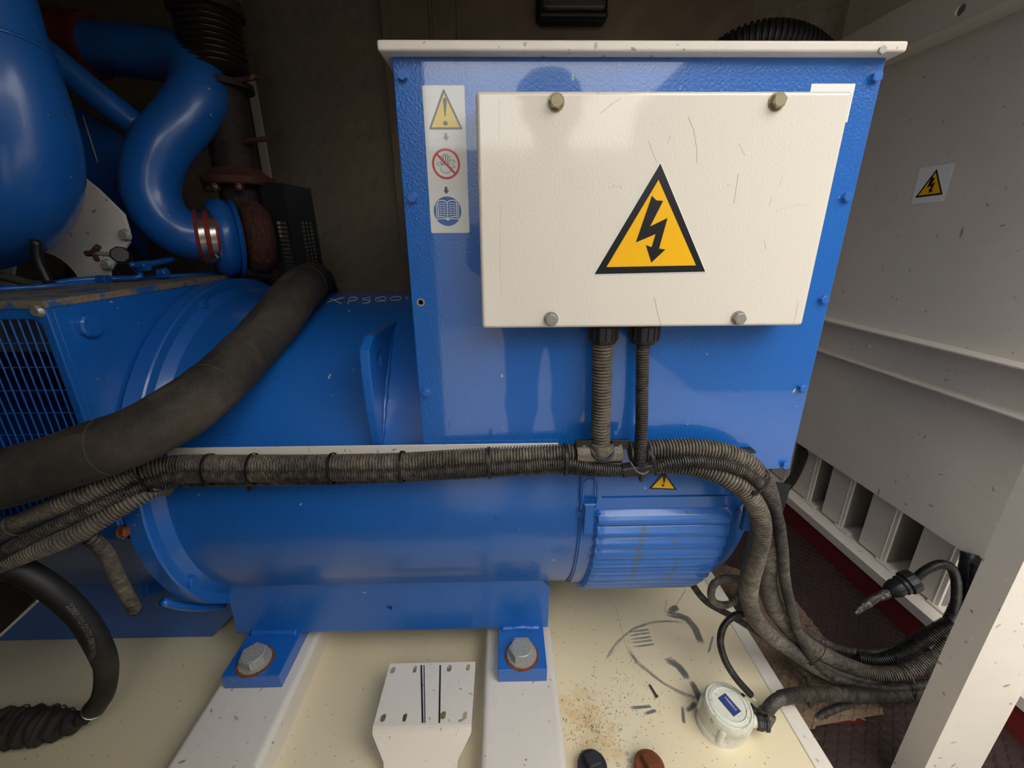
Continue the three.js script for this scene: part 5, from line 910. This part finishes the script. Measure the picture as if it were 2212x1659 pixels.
{ // turbocharger
  const c = [-0.7473,1.4489,-0.46], d = V3([-0.6719,1.4471,-0.52]).sub(V3(c)).normalize(), D = d.toArray(), t = thing('turbocharger', 'blue compressor housing joined to a rusty turbine housing behind the red coupling', 'turbocharger', c);
  // volute: a fat ring round the inlet
  part(t, 'compressor_volute', new THREE.TorusGeometry(0.066, 0.031, 20, 64).applyQuaternion(new THREE.Quaternion().setFromUnitVectors(new THREE.Vector3(0, 0, 1), d)).translate(c[0] + D[0] * 0.012, c[1] + D[1] * 0.012, c[2] + D[2] * 0.012), M.blueEngine);
  part(t, 'inlet_ring', turnTo([[0.052, -0.02], [0.06, -0.02], [0.062, 0.0], [0.066, 0.01], [0.0, 0.012]], c, D, 44), M.blueEngine);
  part(t, 'clamp_band', turnTo([[0.08, 0.036], [0.094, 0.036], [0.097, 0.04], [0.094, 0.046], [0.08, 0.046]], c, D, 60), M.blueEngine);
  part(t, 'turbine_housing', new THREE.TorusGeometry(0.06, 0.036, 20, 64).applyQuaternion(new THREE.Quaternion().setFromUnitVectors(new THREE.Vector3(0, 0, 1), d)).translate(c[0] + D[0] * 0.09, c[1] + D[1] * 0.09, c[2] + D[2] * 0.09), M.rust, 'rusty brown turbine housing');
  part(t, 'turbine_core', turnTo([[0, 0.03], [0.06, 0.04], [0.07, 0.12], [0, 0.125]], c, D, 40), M.rust);
}
{ // exhaust: flange, riser, bellows
  const c = [-0.7132,1.6021,-0.55], x = c[0], z = -0.55, t = thing('exhaust_riser', 'rusty flanged exhaust riser with dark steel bellows above the turbocharger', 'exhaust', [x, 1.5, z]);
  const y0 = [-0.7149,1.5941,-0.55][1], y1 = [-0.6854,1.815,-0.55][1], y2 = [-0.6844,1.9722,-0.55][1];
  part(t, 'lower_flange', turn([[0, y0 - 0.012], [0.085, y0 - 0.012], [0.088, y0 - 0.008], [0.088, y0 + 0.006], [0.07, y0 + 0.016], [0.055, y0 + 0.03], [0, y0 + 0.03]], [x, 0, z], 'y', 48), M.rust);
  part(t, 'pipe', turn([[0, y0], [0.054, y0], [0.054, y1], [0, y1]], [x, 0, z], 'y', 40), M.rustDark);
  part(t, 'manifold_neck', turn([[0, y0 - 0.15], [0.05, y0 - 0.15], [0.052, y0 - 0.012], [0, y0 - 0.012]], [x, 0, z], 'y', 40), M.rustDark);
  part(t, 'upper_flange', merge(turn([[0, y1 - 0.01], [0.075, y1 - 0.01], [0.075, y1 + 0.004], [0, y1 + 0.004]], [x, 0, z], 'y', 40)), M.rustDark);
  const prof = [[0.04, y1 + 0.02]]; const n = 10; for (let k = 0; k < n; k++) { const y = y1 + 0.03 + (y2 - y1 - 0.03) * k / n, p = (y2 - y1 - 0.03) / n; prof.push([0.062, y], [0.07, y + p * 0.2], [0.073, y + p * 0.4], [0.07, y + p * 0.6], [0.062, y + p * 0.8]); } prof.push([0.062, y2], [0.05, y2 + 0.01], [0.05, y2 + 0.3], [0, y2 + 0.3]);
  part(t, 'bellows', turn(prof, [x, 0, z], 'y', 48, 0, 6.2832, 1.2), std({ color: '#4a3c33', roughness: 0.42, metalness: 0.6 }), 'dark corrugated bellows');
  for (const a of [0.2, 1.1, 1.9, 2.7]) { placed(t, 'flange_bolt', hexHead(0.011, 0.014, 0.002), M.rust, [x + 0.074 * Math.cos(a), y0 - 0.012, z + 0.074 * Math.sin(a)], [0, -1, 0]); }
  for (const [a, yy] of [[0.1, y1 + 0.002], [0.35, y0 + 0.09]]) part(t, 'clamp_bolt', bar([x + 0.05, yy, z + 0.03], [x + 0.12, yy + 0.006, z + 0.035], 0.006, 8), M.rust);
  part(t, 'top_clamp', turn([[0.06, y2 - 0.01], [0.082, y2 - 0.01], [0.082, y2 + 0.012], [0.06, y2 + 0.012]], [x, 0, z], 'y', 40), M.rustDark);
}
{ // black perforated heat shield
  const t = thing('heat_shield', 'black slotted sheet metal heat shield beside the rusty turbine', 'shield', [-0.6292,1.3399,-0.55]);
  const z = -0.55;
  const corner = (a, b, c, d, slots, name) => {
    const f = part(t, name, sheet([a, b, c, d], [0, 0, 1], 0, 0.003), name === 'front_face' ? M.black : M.charcoal);
    return f;
  };
  const q = (u, v, A) => [0, 1, 2].map((i) => (A[0][i] * (1 - u) + A[1][i] * u) * (1 - v) + (A[3][i] * (1 - u) + A[2][i] * u) * v);
  // two faces folded along an upright edge; each built as bars between its rows of slots
  const faces = [[[[-0.6463,1.5895,-0.52], [-0.5826,1.586,-0.52], [-0.5797,1.3164,-0.52], [-0.6386,1.3169,-0.52]], 'front_face', 1], [[[-0.5826,1.586,-0.52], [-0.5444,1.5801,-0.6], [-0.5401,1.3348,-0.6], [-0.5797,1.3164,-0.52]], 'side_face', 3]];
  for (const [A, nm, cols] of faces) {
    const list = [], quad = (u0, u1, v0, v1) => {
      const P = [q(u0, v0, A), q(u1, v0, A), q(u1, v1, A), q(u0, v1, A)], n = V3(P[1]).sub(V3(P[0])).cross(V3(P[3]).sub(V3(P[0]))).normalize().multiplyScalar(-0.0025), pos = [];
      const F = P.map(V3), B = P.map((p) => V3(p).sub(n)), tri = (a, b, c) => pos.push(...a.toArray(), ...b.toArray(), ...c.toArray());
      tri(F[0], F[3], F[1]); tri(F[1], F[3], F[2]); tri(B[0], B[1], B[3]); tri(B[1], B[2], B[3]);
      for (let k = 0; k < 4; k++) { const m = (k + 1) % 4; tri(F[k], F[m], B[k]); tri(F[m], B[m], B[k]); }
      const g = new THREE.BufferGeometry(); g.setAttribute('position', new THREE.Float32BufferAttribute(pos, 3)); g.computeVertexNormals(); list.push(boxUV(g));
    };
    const v0 = 0.34, v1 = 0.96, u0 = 0.42, u1 = 0.84, rows = 15;
    quad(0, 1, 0, v0); quad(0, 1, v1, 1); quad(0, u0, v0, v1); quad(u1, 1, v0, v1);
    for (let r = 0; r < rows; r++) { const a = v0 + (v1 - v0) * r / rows, h = (v1 - v0) / rows; quad(u0, u1, a, a + h * 0.35); for (let k = 1; k < cols; k++) { const uu = u0 + (u1 - u0) * k / cols; quad(uu - 0.02, uu + 0.02, a + h * 0.35, a + h); } }
    part(t, nm, merge(list), nm === 'front_face' ? M.black : M.charcoal);
  }
  for (const p of [[-0.5798,1.5764,-0.56], [-0.5692,1.5743,-0.575]]) placed(t, 'bolt', hexHead(0.007, 0.006), M.chrome, p, [0.5, 0, 1], 0.2, 'bright bolt');
}
{ // bulkhead lamp on the back wall, switched off
  const a = [0.1164,2.2933,-1.03], b = [0.3541,2.1176,-1.03], t = thing('bulkhead_lamp', 'black bulkhead lamp with ribbed glass, switched off, on the back wall', 'lamp', [(a[0] + b[0]) / 2, b[1], -1.03]);
  part(t, 'housing', bx([a[0], b[1], -1.036], [b[0], a[1], -0.985], 0.022), M.black);
  const gl = part(t, 'lens', bx([a[0] + 0.022, b[1] + 0.028, -0.99], [b[0] - 0.016, a[1] - 0.03, -0.955], 0.012), phy({ color: '#a89f90', roughness: 0.3, transmission: 0.6, thickness: 0 }), 'smoked ribbed glass');
  for (let k = 0; k < 9; k++) part(gl, 'rib', bar([a[0] + 0.026, b[1] + 0.036 + k * 0.005, -0.956], [b[0] - 0.02, b[1] + 0.036 + k * 0.005, -0.956], 0.002, 6), M.charcoal);
  part(t, 'rim', bx([a[0] + 0.008, b[1] + 0.006, -0.99], [b[0] - 0.004, b[1] + 0.024, -0.965], 0.008), M.black);
}
{ // black ribbed air duct behind the box
  const pts = [[0.639,1.9101,-1.03], [0.6338,1.9089,-0.9], [0.6498,1.9469,-0.8], [0.697,1.9727,-0.75], [0.7666,1.9776,-0.72], [0.8565,1.9624,-0.72], [0.9539,1.9254,-0.75], [1.0471,1.8688,-0.8]];
  const t = thing('air_duct', 'black ribbed air duct arching behind the terminal box lid', 'duct', pts[3]);
  part(t, 'ribbed_tube', sweep(pts, 0.047, { pitch: 0.013, depth: 0.006, seg: 30 }), std({ color: '#1b1a19', roughness: 0.5 }));
}
{ // dark panel and hose behind the barrel end
  const t = thing('side_hose', 'black hose running down behind the terminal box toward the baffles', 'hose', [0.8233,0.8943,-0.3]);
  part(t, 'tube', sweep([[1.2985,0.6596,-0.9011], [1.2512,0.6055,-0.8372], [1.2035,0.5711,-0.7836], [1.1078,0.5579,-0.6845], [0.9925,0.5757,-0.5749], [0.8199,0.6534,-0.4014]], 0.016, { seg: 14 }), M.blackPlastic);
  const s = thing('support_plate', 'dark grey steel plate standing behind the hanging conduits', 'plate', [0.6, 0.29, -0.3]);
  part(s, 'plate', sheet([[0.7122,0.8014,-0.3], [0.715, 0.29, -0.3], [0.78, 0.29, -0.3], [0.8026,0.7849,-0.3]], [0, 0, 1], 0, 0.006), M.charcoal);
}

// ================= the person in the doorway, mirrored in the glossy paint =================
{
  const X = 0.17, Z = 1.0, F = 0.29;
  const t = thing('person', 'person in dark jacket, trousers and cap standing in the doorway holding a phone', 'person', [X, F, Z]);
  // signed distance to a bone that tapers from ra to rb
  const bone = (a, b, ra, rb) => { const d = [b[0] - a[0], b[1] - a[1], b[2] - a[2]], l = d[0] * d[0] + d[1] * d[1] + d[2] * d[2]; return (x, y, z) => { const u = x - a[0], v = y - a[1], w = z - a[2], k = l ? Math.min(1, Math.max(0, (u * d[0] + v * d[1] + w * d[2]) / l)) : 0; return Math.hypot(u - d[0] * k, v - d[1] * k, w - d[2] * k) - (ra + (rb - ra) * k); }; };
  function field(bones, lo, hi, cell, k) {                      // surface nets over a grid
    const n = [0, 1, 2].map((i) => Math.ceil((hi[i] - lo[i]) / cell) + 1), f = new Float32Array(n[0] * n[1] * n[2]), at = (i, j, q) => (q * n[1] + j) * n[0] + i;
    for (let q = 0; q < n[2]; q++) for (let j = 0; j < n[1]; j++) for (let i = 0; i < n[0]; i++) {
      const x = lo[0] + i * cell, y = lo[1] + j * cell, z = lo[2] + q * cell; let d = 9;
      for (const b of bones) { const e = b(x, y, z); if (e > d + k) continue; if (d > e + k) { d = e; continue; } const h = Math.max(k - Math.abs(d - e), 0) / k; d = Math.min(d, e) - h * h * k * 0.25; }
      f[at(i, j, q)] = d;
    }
    const id = new Int32Array(f.length).fill(-1), pos = [], idx = [];
    const C = [[0, 0, 0], [1, 0, 0], [0, 1, 0], [1, 1, 0], [0, 0, 1], [1, 0, 1], [0, 1, 1], [1, 1, 1]], E = [[0, 1], [2, 3], [4, 5], [6, 7], [0, 2], [1, 3], [4, 6], [5, 7], [0, 4], [1, 5], [2, 6], [3, 7]];
    for (let q = 0; q < n[2] - 1; q++) for (let j = 0; j < n[1] - 1; j++) for (let i = 0; i < n[0] - 1; i++) {
      const v = C.map(([a, b, c]) => f[at(i + a, j + b, q + c)]); let inside = 0; for (const s of v) if (s < 0) inside++;
      if (!inside || inside === 8) continue;
      let sx = 0, sy = 0, sz = 0, m = 0;
      for (const [a, b] of E) if ((v[a] < 0) !== (v[b] < 0)) { const r = v[a] / (v[a] - v[b]); sx += C[a][0] + (C[b][0] - C[a][0]) * r; sy += C[a][1] + (C[b][1] - C[a][1]) * r; sz += C[a][2] + (C[b][2] - C[a][2]) * r; m++; }
      id[at(i, j, q)] = pos.length / 3; pos.push(lo[0] + (i + sx / m) * cell, lo[1] + (j + sy / m) * cell, lo[2] + (q + sz / m) * cell);
    }
    const quad = (a, b, c, d, flip) => { if (a < 0 || b < 0 || c < 0 || d < 0) return; if (flip) idx.push(a, c, b, a, d, c); else idx.push(a, b, c, a, c, d); };
    for (let q = 1; q < n[2] - 1; q++) for (let j = 1; j < n[1] - 1; j++) for (let i = 1; i < n[0] - 1; i++) {
      const s = f[at(i, j, q)] < 0;
      if (s !== f[at(i + 1, j, q)] < 0) quad(id[at(i, j - 1, q - 1)], id[at(i, j, q - 1)], id[at(i, j, q)], id[at(i, j - 1, q)], !s);
      if (s !== f[at(i, j + 1, q)] < 0) quad(id[at(i - 1, j, q - 1)], id[at(i - 1, j, q)], id[at(i, j, q)], id[at(i, j, q - 1)], !s);
      if (s !== f[at(i, j, q + 1)] < 0) quad(id[at(i - 1, j - 1, q)], id[at(i, j - 1, q)], id[at(i, j, q)], id[at(i - 1, j, q)], !s);
    }
    const g = new THREE.BufferGeometry(); g.setAttribute('position', new THREE.Float32BufferAttribute(pos, 3)); g.setIndex(idx); g.computeVertexNormals();
    g.setAttribute('uv', new THREE.Float32BufferAttribute(new Float32Array(pos.length / 3 * 2), 2));
    return g;
  }
  const limbs = [];
  for (const s of [-1, 1]) {
    limbs.push(bone([X + s * 0.09, 1.14, Z], [X + s * 0.1, 0.76, Z - 0.02], 0.088, 0.062), bone([X + s * 0.1, 0.76, Z - 0.02], [X + s * 0.11, 0.38, Z + 0.015], 0.06, 0.044), bone([X + s * 0.11, 0.335, Z + 0.03], [X + s * 0.125, 0.325, Z - 0.13], 0.044, 0.035));
    const el = [X + s * 0.25, 1.37, Z - 0.05], wr = [s * 0.1, 1.41, 0.83];
    limbs.push(bone([X + s * 0.17, 1.61, Z], el, 0.062, 0.05), bone(el, wr, 0.05, 0.034));
  }
  limbs.push(bone([X - 0.06, 1.16, Z], [X + 0.06, 1.16, Z], 0.11, 0.11), bone([X - 0.05, 1.2, Z], [X - 0.08, 1.54, Z], 0.105, 0.115), bone([X + 0.05, 1.2, Z], [X + 0.08, 1.54, Z], 0.105, 0.115), bone([X - 0.15, 1.61, Z], [X + 0.15, 1.61, Z], 0.065, 0.065), bone([X, 1.6, Z], [X, 1.7, Z - 0.01], 0.06, 0.055));
  const body = field(limbs, [-0.2, 0.27, 0.76], [0.56, 1.78, 1.16], 0.013, 0.05);
  const H = [X - 0.01, 1.83, Z - 0.03];
  const head = field([bone([H[0], H[1] + 0.03, H[2] + 0.015], [H[0], H[1] - 0.03, H[2] - 0.015], 0.088, 0.07), bone([H[0], H[1] - 0.07, H[2] - 0.045], [H[0], H[1] - 0.07, H[2] - 0.05], 0.038, 0.035), bone([H[0], H[1] + 0.0, H[2] - 0.083], [H[0], H[1] - 0.03, H[2] - 0.1], 0.009, 0.014), bone([H[0] - 0.085, H[1], H[2] + 0.01], [H[0] - 0.083, H[1] - 0.03, H[2] + 0.005], 0.016, 0.01), bone([H[0] + 0.085, H[1], H[2] + 0.01], [H[0] + 0.083, H[1] - 0.03, H[2] + 0.005], 0.016, 0.01), bone([H[0] - 0.018, H[1] - 0.052, H[2] - 0.082], [H[0] + 0.018, H[1] - 0.052, H[2] - 0.082], 0.008, 0.008), bone([H[0], H[1] - 0.05, H[2] + 0.02], [H[0], 1.69, Z], 0.055, 0.055)], [H[0] - 0.13, 1.68, H[2] - 0.14], [H[0] + 0.13, 1.96, H[2] + 0.13], 0.005, 0.02);
  const hands = [-1, 1].map((s) => {
    const w = [s * 0.1, 1.41, 0.83], p = [s * 0.094, 1.435, 0.785], fs = [bone(w, p, 0.03, 0.03), bone(p, [s * 0.092, 1.46, 0.775], 0.028, 0.022)];
    for (let k = 0; k < 4; k++) { const y = 1.425 + k * 0.018, r = 0.0085 - 0.0006 * Math.abs(k - 1.5); fs.push(bone([s * 0.1, y, 0.785], [s * 0.102, y + 0.002, 0.76], r + 0.001, r), bone([s * 0.102, y + 0.002, 0.76], [s * 0.084, y + 0.002, 0.748], r, r - 0.001), bone([s * 0.084, y + 0.002, 0.748], [s * (0.066 - 0.003 * k), y + 0.003, 0.747], r - 0.001, r - 0.0015)); }
    fs.push(bone([s * 0.09, 1.42, 0.795], [s * 0.07, 1.43, 0.775], 0.012, 0.0105), bone([s * 0.07, 1.43, 0.775], [s * 0.05, 1.445, 0.772], 0.01, 0.008));
    return field(fs, [s * 0.09 - 0.07, 1.36, 0.73], [s * 0.09 + 0.07, 1.53, 0.88], 0.0045, 0.008);
  });
  const all = [body, head, ...hands].map((g, i) => { const n = g.attributes.position.count, c = new Float32Array(n * 3), q = g.attributes.position; for (let k = 0; k < n; k++) { const y = q.getY(k), col = i ? [0.42, 0.24, 0.17] : y < 0.40 ? [0.03, 0.025, 0.02] : y < 1.12 ? [0.03, 0.035, 0.05] : [0.02, 0.022, 0.028]; c.set(col, k * 3); } g.setAttribute('color', new THREE.BufferAttribute(c, 3)); return g; });
  const figure = part(t, 'body', mergeGeometries(all), std({ vertexColors: true, roughness: 0.85 }));
  for (const s of [-1, 1]) part(figure, 'eye', new THREE.SphereGeometry(0.011, 12, 8).translate(H[0] + s * 0.032, H[1] + 0.005, H[2] - 0.066), M.labelWhite);
  part(t, 'cap', turn([[0.115, H[1] + 0.055], [0.125, H[1] + 0.05], [0.118, H[1] + 0.075], [0.105, H[1] + 0.11], [0.07, H[1] + 0.14], [0, H[1] + 0.15]], [H[0], 0, H[2] + 0.005], 'y', 32, 0, 6.2832, 1), M.charcoal, 'dark cap');
  const ph = thing('phone', 'black phone held up by the person in the doorway', 'phone', [0, 1.45, 0.76]);
  part(ph, 'case', new RoundedBoxGeometry(0.165, 0.076, 0.009, 3, 0.004).translate(0, 1.45, 0.762), M.black);
  part(ph, 'screen', new THREE.BoxGeometry(0.155, 0.069, 0.0006).translate(0, 1.45, 0.767), std({ color: '#0b0c0e', roughness: 0.1 }));
}

scene.traverse((o) => { if (o.isMesh) { o.castShadow = true; o.receiveShadow = true; } });
renderer.render(scene, camera);
